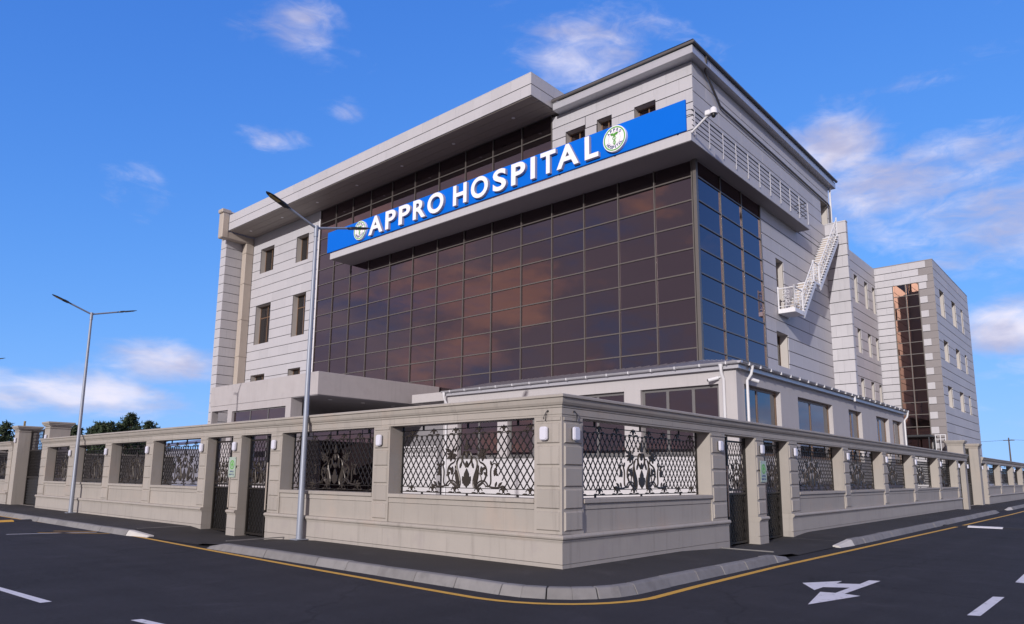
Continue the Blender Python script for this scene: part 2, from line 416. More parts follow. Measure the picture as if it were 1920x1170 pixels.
def window(bld, fc, a0, a1, z0, z1, d, mf, mg, mull=(), trans=(), fw=.06, curtain=False, label=None):
    fr = MB()
    fc.box(fr, a0, a0+fw, d, d+.07, z0, z1); fc.box(fr, a1-fw, a1, d, d+.07, z0, z1)
    fc.box(fr, a0+fw, a1-fw, d, d+.07, z0, z0+fw); fc.box(fr, a0+fw, a1-fw, d, d+.07, z1-fw, z1)
    cuts = [a0+fw]
    for t in mull:
        c = a0+(a1-a0)*t; fc.box(fr, c-fw/2, c+fw/2, d-.004, d+.066, z0+fw, z1-fw); cuts += [c-fw/2, c+fw/2]
    cuts.append(a1-fw)
    for t in trans:
        c = z0+(z1-z0)*t; fc.box(fr, a0+fw, a1-fw, d+.004, d+.06, c-fw/2, c+fw/2)
    o = part('window', fr, mf, bld, label=label)
    for i in range(0, len(cuts), 2):
        g = MB(); fc.box(g, cuts[i], cuts[i+1], d+.02, d+.034, z0+fw, z1-fw); part('pane', g, mg, o)
    b = MB(); fc.box(b, a0, a1, d+.35, d+.4, z0, z1); part('dark_room', b, M_INT, o)
    if curtain:
        c = MB(); n = 14; wd = (a1-a0)*.42; pts = []
        for i in range(n+1):
            pts.append((a0+.08+wd*i/n, d+.16+.03*math.sin(i*2.4)))
        for i in range(n):
            p, q = pts[i], pts[i+1]
            c.add([fc.P(p[0], p[1], z0+.05), fc.P(q[0], q[1], z0+.05), fc.P(q[0], q[1], z1-.05), fc.P(p[0], p[1], z1-.05)], [(0, 1, 2, 3)])
        part('curtain', c, M_CURT, o)
    return o

# ------------------------------------------------------------------ ground, road, kerbs
ROADZ = -.15
mb = MB(); mb.box(-1500, 1500, -1500, 1500, -1.2, -.19); struct('ground', mb, M_GROUND)
mb = MB(); mb.box(-13, -1.9, -13, 300, -.18, ROADZ); mb.box(-1.9, 300, -13, -1.7, -.18, ROADZ); mb.box(-300, -13, -13, -1.7, -.18, ROADZ)
mb.box(-13, -1.9, -300, -13, -.18, ROADZ)
# fill under the rounded corner and the two crossings
mb.box(-1.9, .4, -1.7, .4, -.185, ROADZ-.001); mb.box(-1.9, .4, 8.5, 14.6, -.185, ROADZ-.001); mb.box(5.0, 13, -1.7, .4, -.185, ROADZ-.001); mb.box(35, 43, -1.7, .4, -.185, ROADZ-.001)
road = struct('road', mb, M_ROAD)

def smooth(t): t = max(0, min(1, t)); return t*t*(3-2*t)
def dip_left(s): return -.137*(smooth((s-9.05)/.9) - smooth((s-12.7)/1.9))
def dip_right(s): return -.137*(smooth((s-5.7)/1.2) - smooth((s-10.0)/2.6) + smooth((s-36.0)/1.4) - smooth((s-40.6)/1.6))
CORN = (-.6, -.4)
def edge_left(y):   # x of the pavement's outer edge
    return -1.9
def pavement():
    mb = MB()
    def strip(fn, ss, hfun):
        rows = []
        for s in ss:
            row = []
            for k in range(5):
                t = k/4
                x, y = fn(s, t); row.append((x, y, hfun(s, t)))
            rows.append(row)
        vs = [p for r_ in rows for p in r_]
        fs = []
        for i in range(len(rows)-1):
            for k in range(4): fs.append((i*5+k, i*5+k+1, (i+1)*5+k+1, (i+1)*5+k))
        mb.add(vs, fs)
    def fine(a, b, zones):
        L = []; s = a
        while s < b:
            L.append(s); s += .12 if any(z0 < s < z1 for z0, z1 in zones) else 2.0
        L.append(b); return L
    strip(lambda s, t: (.35-2.25*t, s), fine(-.4, 300, [(8.8, 15)]), lambda s, t: dip_left(s))
    strip(lambda s, t: (s, -.4-1.3*t), fine(-.6, .35, []), lambda s, t: 0)
    strip(lambda s, t: (s, .35-2.05*t), fine(.35, 300, [(5.2, 13), (35, 43)]), lambda s, t: dip_right(s))
    # rounded corner fan
    arc = [(CORN[0]+1.3*math.cos(R(a)), CORN[1]+1.3*math.sin(R(a)), 0) for a in range(180, 271, 10)]
    vs = [(CORN[0], CORN[1], 0)] + arc + [(.0, CORN[1], 0), ]
    mb.add(vs[:len(arc)+1], [(0, i, i+1) for i in range(1, len(arc))])
    return struct('pavement', mb, M_WALK)
pav = pavement()

# kerb: separate stones, laid along the two streets and round the corner
kerb = MB(); kerb.box(-1.95, -1.93, 60, 61, -.16, -.155)
def kerb_stone(p0, p1, n0, n1, h0=.003, h1=.003, m=M_CURB, lean=.07):
    """one stone between two plan points; n = outward direction (to the road)"""
    mb = MB(); vs = []
    for p, n, h in ((p0, n0, h0), (p1, n1, h1)):
        for off, z in ((.0, -.16), (.0, h-.0), (.13, h), (.155, h-.02), (.155+lean, -.16)):
            vs.append((p[0]+n[0]*off, p[1]+n[1]*off, z))
    fs = [(0, 1, 2, 3, 4), (9, 8, 7, 6, 5)] + [(i, (i+1) % 5, 5+(i+1) % 5, 5+i) for i in range(5)]
    mb.add(vs, fs)
    return part('kerb_stone', mb, m, KERB, bevel=.008)
KERB = bpy.data.objects.new('kerb', None); KERB['kind'] = 'structure'; link(KERB, None, (0, 0, 0))
IN = 1.28
def run_left(a, b, step):
    s = a
    while s < b-.05:
        e = min(s+step, b); j = random.uniform(-.012, .012)
        kerb_stone((-1.88+j, s+.004), (-1.88+j, e-.004), (-1, 0), (-1, 0), random.uniform(0, .01), random.uniform(0, .01)); s = e
def run_right(a, b, step):
    s = a
    while s < b-.05:
        e = min(s+step, b); j = random.uniform(-.012, .012)
        kerb_stone((s+.004, -1.68+j), (e-.004, -1.68+j), (0, -1), (0, -1), random.uniform(0, .01), random.uniform(0, .01)); s = e
run_left(-.4, 8.3, .97); run_left(13.9, 60, 1.0)
run_right(-.6, 5.0, 1.02); run_right(10.4, 36, 1.0); run_right(42, 70, 1.0)
kerb_stone((-1.88, 8.31), (-1.88, 9.0), (-1, 0), (-1, 0), .0, -.10, M_CURB)
kerb_stone((-1.72, 12.85), (-1.86, 13.89), (-1, 0), (-1, 0), -.10, .0, M_CURBEND)
kerb_stone((5.02, -1.68), (5.75, -1.66), (0, -1), (0, -1), .0, -.09, M_CURB)
kerb_stone((9.45, -1.62), (10.39, -1.68), (0, -1), (0, -1), -.10, .0, M_CURBEND)
kerb_stone((36.02, -1.66), (37.2, -1.6), (0, -1), (0, -1), .0, -.11, M_CURB)
kerb_stone((40.8, -1.6), (41.98, -1.66), (0, -1), (0, -1), -.11, .0, M_CURBEND)
aa = [180+i*90/3 for i in range(4)]
for i in range(3):
    a, b = R(aa[i]+.4), R(aa[i+1]-.4)
    mid = (a+b)/2
    for q0, q1 in ((a, mid), (mid, b)):
        p0 = (CORN[0]+1.28*math.cos(q0), CORN[1]+1.28*math.sin(q0)); p1 = (CORN[0]+1.28*math.cos(q1), CORN[1]+1.28*math.sin(q1))
        kerb_stone(p0, p1, (math.cos(q0), math.sin(q0)), (math.cos(q1), math.sin(q1)), .002, .002)
# the ledge of light paving edge at the crossings
mb = MB(); mb.box(-1.6, .0, 14.35, 14.39, -.02, .004); mb.box(-1.6, .0, 9.0, 9.03, -.02, .003)
struct('crossing_edge', mb, M_CURB, pav)
mb = MB(); mb.box(6.3, 6.33, -1.3, 0, -.08, -.052); mb.box(10.9, 10.94, -1.6, .0, -.14, -.098); struct('crossing_edge', mb, M_CURB, pav)

# road markings: sheets 4 mm above the asphalt
def sheet(name, polys, m, z=ROADZ+.004):
    mb = MB()
    for p in polys: mb.add([(x, y, z) for x, y in p], [tuple(range(len(p)))])
    return struct(name, mb, m, road)
def ribbon(pts, wd):
    out = []
    L = []; Rr = []
    for i, p in enumerate(pts):
        a = Vector(pts[max(i-1, 0)]); b = Vector(pts[min(i+1, len(pts)-1)]); d = (b-a).normalized(); n = Vector((-d.y, d.x))
        L.append(tuple(Vector(p)+n*wd/2)); Rr.append(tuple(Vector(p)-n*wd/2))
    return [(L[i], Rr[i], Rr[i+1], L[i+1]) for i in range(len(pts)-1)]
line = [(-2.15, 60), (-2.15, 40), (-2.12, 23.2)]
yl = [(-2.05, 22.0), (-1.95, 14.0), (-2.23, 8.4), (-2.42, 3.8), (-2.52, .8), (-2.54, -.3)] + \
     [(CORN[0]+1.93*math.cos(R(a))+.0, CORN[1]+1.9*math.sin(R(a))+.06) for a in range(185, 271, 8)] + [(.8, -2.18), (4.2, -2.14), (9.1, -2.22), (20.5, -2.4), (34.8, -2.6), (70, -2.6)]
sheet('edge_line', ribbon(yl, .125), M_YPAINT); sheet('edge_line', ribbon(line, .125), M_YPAINT)
ARROW = [(2.42, -3.3), (3.14, -3.73), (2.76, -3.75), (2.99, -4.06), (3.58, -4.05), (3.63, -4.22), (1.71, -4.19), (1.67, -4.43), (0.35, -4.1), (1.64, -3.85), (1.7, -4.06), (2.43, -4.06), (2.18, -3.72), (1.76, -3.72)]
sheet('turn_arrow', [ARROW], M_WPAINT)
for p in ([(-7.02, 6.2), (-7.12, 6.2), (-6.97, 3.6), (-6.83, 3.6)], [(-6.47, 1.5), (-6.59, 1.53), (-6.33, -.6), (-6.2, -.6)],
          [(1.02, -5.92), (1.09, -6.06), (3.13, -6.08), (3.06, -5.94)], [(5.19, -5.99), (5.15, -6.13), (7.3, -6.1), (7.3, -5.96)],
          [(-7.05, 10.4), (-7.17, 10.4), (-7.1, 8.3), (-6.98, 8.3)], [(-7.1, 14.6), (-7.22, 14.6), (-7.16, 12.5), (-7.04, 12.5)],
          [(9.4, -5.96), (9.4, -6.1), (11.5, -6.1), (11.5, -5.96)], [(13.6, -5.96), (13.6, -6.1), (15.7, -6.1), (15.7, -5.96)]):
    sheet('lane_dash', [p], M_WPAINT)
sheet('hatch_line', ribbon([(-4.3, 16.45), (-3.0, 15.95), (-2.25, 15.6)], .1), M_WPAINT)
sheet('hatch_line', ribbon([(-3.5, 16.55), (-2.6, 15.45), (-2.15, 14.9)], .1), M_YPAINT)
sheet('hatch_line', ribbon([(-3.0, 16.9), (-2.15, 15.9)], .1), M_YPAINT)

def speed_hump(loc, label, segs, along):
    t = thing('speed_hump', label, 'speed bump', loc)
    for a0, a1, m in segs:
        mb = MB(); prof = [(-.25, 0), (-.18, .035), (-.06, .055), (.06, .055), (.18, .035), (.25, 0)]
        mb.prism(prof, (lambda u, v, d: (loc[0]+u, d, loc[2]+v)) if along == 'Y' else (lambda u, v, d: (d, loc[1]+u, loc[2]+v)), a0, a1)
        part('hump_segment', mb, m, t)
speed_hump((21.6, -3, ROADZ), 'low black speed bump with a white segment across the right-hand street', [(-2.75, -1.95, M_BLACKB), (-3.85, -2.76, M_WPAINT), (-4.9, -3.86, M_BLACKB), (-6.0, -4.91, M_BLACKB)], 'Y')
speed_hump((-2.6, 22.6, ROADZ), 'low yellow and black speed bump across the left-hand street', [(-2.65, -2.1, M_BLACKB), (-3.3, -2.66, M_YPAINT), (-4.2, -3.31, M_YPAINT), (-5.2, -4.21, M_BLACKB)], 'X')

mb = MB(); mb.box(.42, 300, .42, 300, -.12, -.01); struct('courtyard', mb, M_PAVER)

# ------------------------------------------------------------------ hospital: main block
XF, YR = 14.89, 4.52
BLD = thing('hospital_building', 'four storey beige stone-clad hospital block with wide bronze glass front under a projecting canopy', 'building', (XF, YR, 0))
FX = Face('X', XF); FY = Face('Y', YR)
RH = .667
Y_GL, Y_GR = 31.35, 4.68       # glass front, left and right end
UPW = 11.87                    # upper right stone part ends here
# curtain walls ------------------------------------------------------
def curtain_wall(fc, cols, rows, skip=None, tilt=.0032, corner=None):
    fr = MB()
    for i, a in enumerate(cols):
        fc.box(fr, a-.024, a+.024, -.035, .09, rows[0], 14.4 if (skip and i < 4) else rows[-1])
    for j, z in enumerate(rows):
        fc.box(fr, cols[4 if (skip and j > 9) else 0]+.028, cols[-1]-.028, -.02, .085, z-.026, z+.026)
    cw = part('curtain_wall', fr, M_MULL, BLD)
    for i in range(len(cols)-1):
        for j in range(len(rows)-1):
            if skip and skip(i, j): continue
            a0, a1, z0, z1 = cols[i]+.028, cols[i+1]-.028, rows[j]+.026, rows[j+1]-.026
            t1, t2 = random.gauss(0, tilt), random.gauss(0, tilt)
            g = MB(); wa, wz = (a1-a0)/2, (z1-z0)/2
            q = []
            for dd in (.02, .036):
                for sa, sz in ((-1, -1), (1, -1), (1, 1), (-1, 1)):
                    q.append(fc.P((a0+a1)/2+sa*wa, dd+sa*wa*t1+sz*wz*t2, (z0+z1)/2+sz*wz))
            g.add(q, [(0, 1, 2, 3), (7, 6, 5, 4), (0, 4, 5, 1), (1, 5, 6, 2), (2, 6, 7, 3), (3, 7, 4, 0)])
            part('glass_pane', g, M_GLASS, cw)
    return cw
ROWS = [5.62, 6.62, 7.635, 8.65, 9.665, 10.68, 11.695, 12.71, 13.725, 14.75, 15.78, 16.86, 17.94, 18.9]
COLS = [Y_GR, 6.42, 8.22, 10.05, 11.90, 13.80, 15.77, 17.78, 19.85, 21.88, 23.93, 25.95, 27.80, 29.60, Y_GL]
cw_front = curtain_wall(FX, COLS, ROWS, skip=lambda i, j: (j >= 9 and i < 4))
cw_side = curtain_wall(FY, [15.02, 17.15, 19.3, 21.42], ROWS[:10])
mb = MB(); mb.box(XF-.05, XF+.1, YR-.05, YR+.1, 5.6, 14.4); part('corner_mullion', mb, M_MULL, BLD)
# rooms behind the glass: dark floors, back wall and some drawn curtains
mb = MB(); mb.box(XF+2.2, XF+2.3, 6.4, Y_GL, 5.6, 18.9); mb.box(XF+2.4, 21.4, YR+1.8, YR+1.9, 5.6, 14.4); part('inner_wall', mb, M_INT, BLD)
mb = MB()
for z in (5.45, 9.1, 12.75, 16.4): mb.box(XF+.2, XF+2.2, 6.5, Y_GL, z, z+.35)
for z in (5.45, 9.1, 12.75): mb.box(XF+.2, 21.4, YR+.2, YR+1.8, z, z+.35)
part('floor_slab', mb, M_INT, BLD)
def drape(fc, a0, a1, z0, z1, d):
    c = MB(); n = max(6, int((a1-a0)/.07)); pr = None
    for i in range(n+1):
        p = (a0+(a1-a0)*i/n, d+.035*math.sin(i*1.9)+.01*math.sin(i*.7))
        if pr: c.add([fc.P(pr[0], pr[1], z0), fc.P(p[0], p[1], z0), fc.P(p[0], p[1], z1), fc.P(pr[0], pr[1], z1)], [(0, 1, 2, 3)])
        pr = p
    part('curtain', c, M_CURT, BLD)
for a0, a1, z0, z1 in ((5.0, 7.3, 9.5, 12.7), (7.6, 8.2, 9.5, 12.7), (11.0, 11.9, 9.5, 12.7), (12.2, 13.6, 9.5, 12.7), (14.1, 14.6, 9.5, 12.7), (15.0, 15.6, 9.5, 12.7), (18.2, 18.8, 9.5, 12.7),
                       (19.6, 20.1, 9.5, 12.7), (13.9, 14.3, 5.9, 9.1), (17.8, 18.2, 5.9, 9.1), (11.3, 11.7, 5.9, 9.1), (21.0, 21.4, 5.9, 9.1), (22.0, 23.0, 9.5, 12.7), (26.0, 26.6, 5.9, 9.1)):
    drape(FX, a0, a1, z0, z1, .3)
# upper right stone part with three windows --------------------------------
UW = [(9.95, 11.08, 15.9, 17.75), (8.48, 9.29, 15.9, 17.75), (6.25, 7.31, 15.9, 17.66)]
facade(BLD, FX, YR, UPW, 14.8, 18.75, .61, 1.2, UW, depth=.5)
for a0, a1, z0, z1 in UW: window(BLD, FX, a0, a1, z0, z1, .38, M_FRAMEBR, M_GLASS, mull=(.5,))
# left wing -----------------------------------------------------------------
LW = [(37.1, 38.95, 15.95, 17.8), (32.7, 34.2, 15.85, 17.7), (37.1, 39.15, 10.7, 13.55), (32.65, 34.25, 10.7, 13.6), (37.35, 39.25, 7.0, 8.5), (32.85, 34.35, 7.0, 8.52)]
facade(BLD, FX, Y_GL+.05, 40.6, 5.4, 18.9, RH, 1.25, LW, depth=.55)
for i, (a0, a1, z0, z1) in enumerate(LW):
    window(BLD, FX, a0, a1, z0, z1, .4, M_FRAMEBR, M_GLASSB, mull=(.5,), trans=(.7,) if i in (2, 3) else (), curtain=i < 4)
mb = MB(); mb.box(XF-.06, XF+.05, Y_GL+.0, Y_GL+.07, 5.6, 18.85); part('glass_edge_trim', mb, M_SIGNWHITE, BLD)
# projecting fin tower at the left end
FT = Face('Y', 40.6); facade(BLD, FT, 13.06, XF, 0, 20.5, RH, 1.0, (), depth=.3)
FTX = Face('X', 13.06); facade(BLD, FTX, 40.64, 41.4, 0, 20.5, RH, 1.0, (), depth=.3, shift=0)
mb = MB(); mb.box(13.36, 20, 40.9, 41.38, 0, 20.5); part('tower_core', mb, M_REVEAL, BLD)
mb = MB(); mb.box(12.98, 20, 40.52, 41.48, 20.5, 20.62); part('tower_coping', mb, M_CLAD, BLD, bevel=.02)
mb = MB(); mb.box(XF-.62, XF-.02, 40.0, 40.55, 5.5, 18.35); part('square_downpipe', mb, M_TAN, BLD, bevel=.03)
for z in (7.2, 9.9, 12.6, 15.3, 17.6):
    mb = MB(); mb.box(XF-.65, XF-.0, 39.97, 40.58, z, z+.05); part('pipe_collar', mb, M_TAN, BLD)
mb = MB(); mb.box(12.5, XF-.02, 40.0, 40.57, 18.36, 18.88); mb.box(12.35, 12.85, 39.98, 40.59, 18.34, 20.2); mb.box(12.25, 12.95, 39.95, 40.6, 20.2, 20.5)
part('duct', mb, M_TAN, BLD, bevel=.05)
# right hand facade -----------------------------------------------------------
RW = [(23.15, 24.15, 9.65, 12.25), (22.8, 24.3, 6.88, 8.55), (30.6, 31.9, 16.1, 17.6)]
facade(BLD, FY, 21.48, 32.1, 5.4, 14.43, RH, 2.4, RW, depth=.55)
facade(BLD, FY, XF+.045, 32.1, 14.45, 18.75, RH, 2.4, RW, depth=.55)
window(BLD, FY, *RW[0], .42, M_FRAMEBR, M_GLASSB); window(BLD, FY, *RW[1], .42, M_FRAMEBR, M_GLASSB, mull=(.5,)); window(BLD, FY, *RW[2], .42, M_FRAMEBR, M_GLASSB, mull=(.5,))
mb = MB(); mb.box(XF+2.6, 32.05, YR+2.2, 40.5, 0, 18.7); part('building_core', mb, M_JOINT, BLD)
mb = MB(); mb.box(32.1, 32.14, YR+.0, 12, 5, 18.75); part('end_wall', mb, M_CLAD, BLD)
# roof: canopy on the left ------------------------------------------------------
CX, CY0, CY1, CZ0, CZ1 = 12.82, 11.5, 39.95, 18.9, 20.05
FCX = Face('X', CX); FCY = Face('Y', CY0)
panels(BLD, FCX, CY0, CY1, CZ0, CZ1, .575, 1.25, (), th=.05)
panels(BLD, FCY, CX+.05, 16, CZ0, CZ1, .575, 1.25, (), th=.05)
mb = MB(); mb.box(CX+.052, 18, CY0+.052, CY1-.01, CZ0+.03, CZ1-.01); part('canopy_core', mb, M_JOINT, BLD)
mb = MB(); mb.box(CX+.0, 18, CY0+.0, CY1, CZ1, CZ1+.03); part('canopy_coping', mb, M_CLAD, BLD)
n = 4; sw = (XF+.25-CX-.06)/n
for i in range(n):
    y = CY0+.06
    while y < CY1-.1:
        e = min(y+4.8, CY1-.02)
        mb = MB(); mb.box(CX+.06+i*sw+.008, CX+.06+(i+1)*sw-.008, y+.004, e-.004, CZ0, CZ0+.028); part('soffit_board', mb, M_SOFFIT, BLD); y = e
for i in range(7):
    mb = MB(); mb.tube([(CX+1.05, 13.5+i*4.2, CZ0-.012), (CX+1.05, 13.5+i*4.2, CZ0-.001)], .09, 12); part('downlight', mb, M_SIGNWHITE, BLD)
# roof: right hand part -----------------------------------------------------------
mb = MB(); mb.box(14.36, 16, 4.2, 11.44, 18.76, 19.12); mb.box(16, 32.6, 4.2, 12, 18.76, 19.12); part('eaves_fascia', mb, M_GUTTER, BLD, bevel=.01)
mb = MB(); mb.tube([(14.3, 11.44, 19.2), (14.3, 4.14, 19.2), (32.65, 4.14, 19.2)], .075, 10); part('roof_gutter', mb, M_EDGE, BLD, smooth=True)
mb = MB(); mb.add([(14.25, 11.44, 19.27), (14.25, 4.1, 19.27), (32.7, 4.1, 19.27), (32.7, 14, 20.6), (20, 14, 20.6), (17, 11.44, 20.2)], [(0, 1, 2, 3, 4, 5)])
part('metal_roof', mb, M_ROOF, BLD)
mb = MB(); mb.tube([(15.5, 4.16, 19.2), (15.6, 4.2, 18.9), (15.9, 4.4, 18.72), (17.34, 4.44, 17.74), (17.7, 4.44, 17.72), (31.72, 4.44, 17.6), (32.0, 4.44, 17.5), (32.0, 4.44, 16.1)], .05, 10)
part('downpipe', mb, M_EDGE, BLD, smooth=True)
mb = MB(); mb.tube([(32.3, 4.3, 19.1), (32.3, 4.46, 18.6), (32.25, 4.46, 14.6)], .055, 8); part('downpipe', mb, M_WMETAL, BLD, smooth=True)
# balcony slab with the sign in front -----------------------------------------------
SX, SY, SZ0, SZ1 = 13.3, 3.86, 14.41, 14.79
mb = MB(); mb.box(SX, XF+.4, SY, 27.7, SZ0+.0, SZ1); mb.box(XF+.4, 26.4, SY, YR+.1, SZ0, SZ1); part('balcony_slab', mb, M_CLAD, BLD, bevel=.006)
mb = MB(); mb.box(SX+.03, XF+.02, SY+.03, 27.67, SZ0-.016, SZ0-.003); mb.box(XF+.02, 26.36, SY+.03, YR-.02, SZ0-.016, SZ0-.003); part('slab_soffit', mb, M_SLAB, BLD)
rail = MB()
for z, r in ((15.8, .028), (15.6, .018), (15.38, .018), (15.16, .018), (14.98, .018)):
    rail.tube([(SX+.25, SY+.06, z), (26.2, SY+.06, z), (26.2, YR-.02, z)], r, 6)
for i in range(2):
    rail.tube([(SX+.25, SY+.06, 15.8-.22*i), (SX+.1, SY+.1, 15.75-.22*i), (SX+.12, SY+.4, 15.74-.22*i)], .014, 6)
RL = part('balcony_railing', rail, M_RAIL, BLD, smooth=True)
for i in range(11):
    mb = MB(); x = SX+.3+i*(26.2-SX-.3)/10; mb.tube([(x, SY-.025, 14.62), (x, SY-.025, 15.78)], .02, 6); part('rail_post', mb, M_POSTW, RL)
flush_later = True

# stair tower fin + rear wing ---------------------------------------------------------
XT, YT, XR, YW = 31.05, 3.37, 41.1, 4.49
XB, YB, YBI, XE, ZB = 41.15, 1.013, 7.0, 53.7, 15.79
RWG = thing('rear_wing', 'lower beige wing with slit windows between the stair fin and the far block', 'building', (XT, YT, 0))
F1 = Face('X', XT); facade(RWG, F1, YT, YR-.003, 0, 16.1, RH, .58, (), depth=.25, shift=.5)
mb = MB(); mb.box(XT+.25, XT+.335, YT+.21, YR-.01, 0, 16.09); part('fin_core', mb, M_REVEAL, RWG)
mb = MB(); mb.box(XT-.02, XT+.34, YT-.02, YR-.01, 16.1, 16.16); part('fin_coping', mb, M_CLAD, RWG)
F2 = Face('Y', YT)
TW = [(a, b, c, d) for c, d in ((12.54, 14.36), (9.35, 10.84), (6.55, 7.74)) for a, b in ((36.17, 36.94), (38.43, 39.2), (40.27, 41.0))]
F5 = Face('Y', YW)
facade(RWG, F2, XT+.045, XT+.34, 0, 16.1, RH, 2, (), depth=.2)
facade(RWG, F5, 32.1, XR, 0, 15.73, .61, 2.0, TW, depth=.5)
mb = MB(); mb.box(32.1, XR, YW+.0, YW+.5, 15.73, 15.79); part('parapet_coping', mb, M_CLAD, RWG)
for a in TW: window(RWG, F5, *a, .4, M_FRAMEBR, M_GLASSB)
mb = MB(); mb.box(32.15, XR+.4, YW+.6, 20, 0, 15.7); part('wing_core', mb, M_JOINT, RWG)
# far block
FB = thing('far_block', 'far beige block with grey quoins and a tall narrow bronze glass strip', 'building', (XB, YB, 0))
F3 = Face('X', XB); F4 = Face('Y', YB)
gl = (1.904, 3.444, 3.36, 14.41)
CH = .473
mb = MB(); holed(mb, F3, YB+.045, YBI, 0, ZB, .042, .06, [gl]); part('joint_backing', mb, M_JOINT, FB)
mb = MB(); holed(mb, F3, YB+.047, YBI, 0, ZB, .06, .4, [gl]); part('wall_core', mb, M_REVEAL, FB)
z = ZB; k = 0
while z > 0.3:
    q = [1.42, 1.86, 1.354][k] if z > 14.45 else (1.442 if k % 2 == 1 else 1.904)
    panels(FB, F3, q, YBI, z-CH, z, CH, 1.0, [gl], shift=(k % 2)*.5)
    panels(FB, F3, YB, q, z-CH, z, CH, 1.3, [gl], m=M_CLADDK, gh=.01, shift=0)
    z -= CH; k += 1
rows = [gl[2]+i*(gl[3]-gl[2])/14 for i in range(15)]
fr = MB(); gm = (gl[0]+gl[1])/2
for a in (gl[0], gm, gl[1]): F3.box(fr, a-.028, a+.028, -.01, .1, gl[2], gl[3])
for r_ in rows: F3.box(fr, gl[0]+.03, gl[1]-.03, 0, .09, r_-.022, r_+.022)
cwf = part('curtain_wall', fr, M_MULL, FB)
for p, q in ((gl[0], gm), (gm, gl[1])):
    for j in range(14):
        g = MB(); t1 = random.gauss(0, .006); e0, e1 = p+.028, q-.028
        q8 = [F3.P(a, dd+(a-p)*t1, zz) for dd in (.03, .045) for a, zz in ((e0, rows[j]+.022), (e1, rows[j]+.022), (e1, rows[j+1]-.022), (e0, rows[j+1]-.022))]
        g.add(q8, [(0, 1, 2, 3), (7, 6, 5, 4), (0, 4, 5, 1), (1, 5, 6, 2), (2, 6, 7, 3), (3, 7, 4, 0)]); part('glass_pane', g, M_COPPER, cwf)
mb = MB(); F3.box(mb, gl[0]-.02, gl[1]+.02, .42, .46, gl[2]-.1, gl[3]+.1); part('dark_room', mb, M_INT, FB)
FW = [(a, b, c, d) for c, d in ((12.32, 14.14), (9.30, 10.70), (6.25, 7.65)) for a, b in ((42.66, 44.15), (46.73, 48.22), (50.14, 50.97))]
facade(FB, F4, XB+.045, XE, 0, ZB, CH*1.25, 2.8, FW, depth=.5)
for a in FW: window(FB, F4, *a, .42, M_FRAMEBR, M_GLASSB, mull=(.5,))
mb = MB(); mb.box(XB+.45, XE, YB+.5, 16, 0, ZB-.05); part('block_core', mb, M_JOINT, FB)
mb = MB(); mb.box(XB-.01, XE+.02, YB-.01, 16, ZB, ZB+.06); part('roof_coping', mb, M_CLADDK, FB)
flush_panels()

# fire escape stair on the right facade ------------------------------------------------------
ST = thing('fire_escape_stair', 'white metal fire escape stair climbing the stone wall to the rear wing roof', 'stair', (23.0, YR, 9.4))
YO = 3.66
mb = MB(); mb.box(23.0, 24.2, YO, YR-.05, 9.4, 9.62); part('platform', mb, M_WMETAL, ST, bevel=.01)
f1, f2 = ((24.2, 9.62), (26.0, 11.5)), ((26.9, 11.55), (30.5, 15.1))
mb = MB(); mb.box(26.0, 26.9, YO, YR-.05, 11.45, 11.56); part('landing', mb, M_WMETAL, ST)
mb = MB(); mb.box(26.1, 26.25, YO, YR-.05, 11.2, 11.45); part('bracket', mb, M_WMETAL, ST)
def flight(p, q, n):
    for y0 in (YO, YR-.12):
        mb = MB(); mb.prism([(p[0]-.05, p[1]-.12), (p[0]+.1, p[1]-.3), (q[0]+.15, q[1]-.22), (q[0], q[1]-.02)], lambda u, v, d: (u, d, v), y0, y0+.06)
        part('stringer', mb, M_WMETAL, ST)
    for i in range(n):
        x = p[0]+(q[0]-p[0])*i/n; z = p[1]+(q[1]-p[1])*(i+1)/n
        mb = MB(); mb.box(x-.02, x+(q[0]-p[0])/n+.03, YO-.03, YR-.06, z-.05, z-.012); part('tread', mb, M_WMETAL, ST)
        mb = MB(); mb.box(x, x+.025, YO+.02, YR-.1, z-(q[1]-p[1])/n, z-.06); part('riser', mb, M_TAN, ST)
flight(*f1, 10); flight(*f2, 19)
def scroll(mb, fn, u, v, r):
    pts = [fn(u+math.cos(t*.5)*r*(1-t/16), v+math.sin(t*.5)*r*(1-t/16)) for t in range(0, 15)]
    mb.tube(pts, .011, 4)
def rail_panel(fn, L, rise, nm):
    """railing panel: fn(u, v) maps along / up; with rails, uprights and scroll infill"""
    mb = MB()
    sl = lambda u: rise*u/L
    mb.tube([fn(0, 1.0), fn(L, 1.0+rise)], .03, 6); mb.tube([fn(0, .12), fn(L, .12+rise)], .018, 4)
    o = part('railing', mb, M_WMETAL, ST)
    b = MB(); k = max(1, int(L/.42))
    for i in range(k):
        u = L*(i+.5)/k
        for v, r in ((.32, .13), (.55, .1), (.78, .12)):
            scroll(b, lambda a, c: fn(a, c+sl(u)), u-.09, v, r); scroll(b, lambda a, c: fn(2*u-a, c+sl(u)), u-.09, v, r)
        b.tube([fn(u, .12+sl(u)), fn(u, 1.0+sl(u))], .010, 4)
    part('scroll_infill', b, M_WMETAL, o)
    for u in (0, L):
        p = MB(); p.tube([fn(u, -.02+sl(u)), fn(u, 1.1+sl(u))], .035, 6); part('railing_post', p, M_WMETAL, o)
rail_panel(lambda u, v: Vector((23.03, YR-.08-u, 9.62+v)), YR-.08-YO-.04, 0, 'p')
rail_panel(lambda u, v: Vector((23.03+u, YO+.03, 9.62+v)), 1.1, 0, 'p')
rail_panel(lambda u, v: Vector((24.22+u, YO+.03, 9.66+v)), 1.75, 1.85, 'p')
rail_panel(lambda u, v: Vector((26.05+u, YO+.03, 11.56+v)), .8, 0, 'p')
rail_panel(lambda u, v: Vector((26.95+u, YO+.03, 11.6+v)), 3.5, 3.5, 'p')

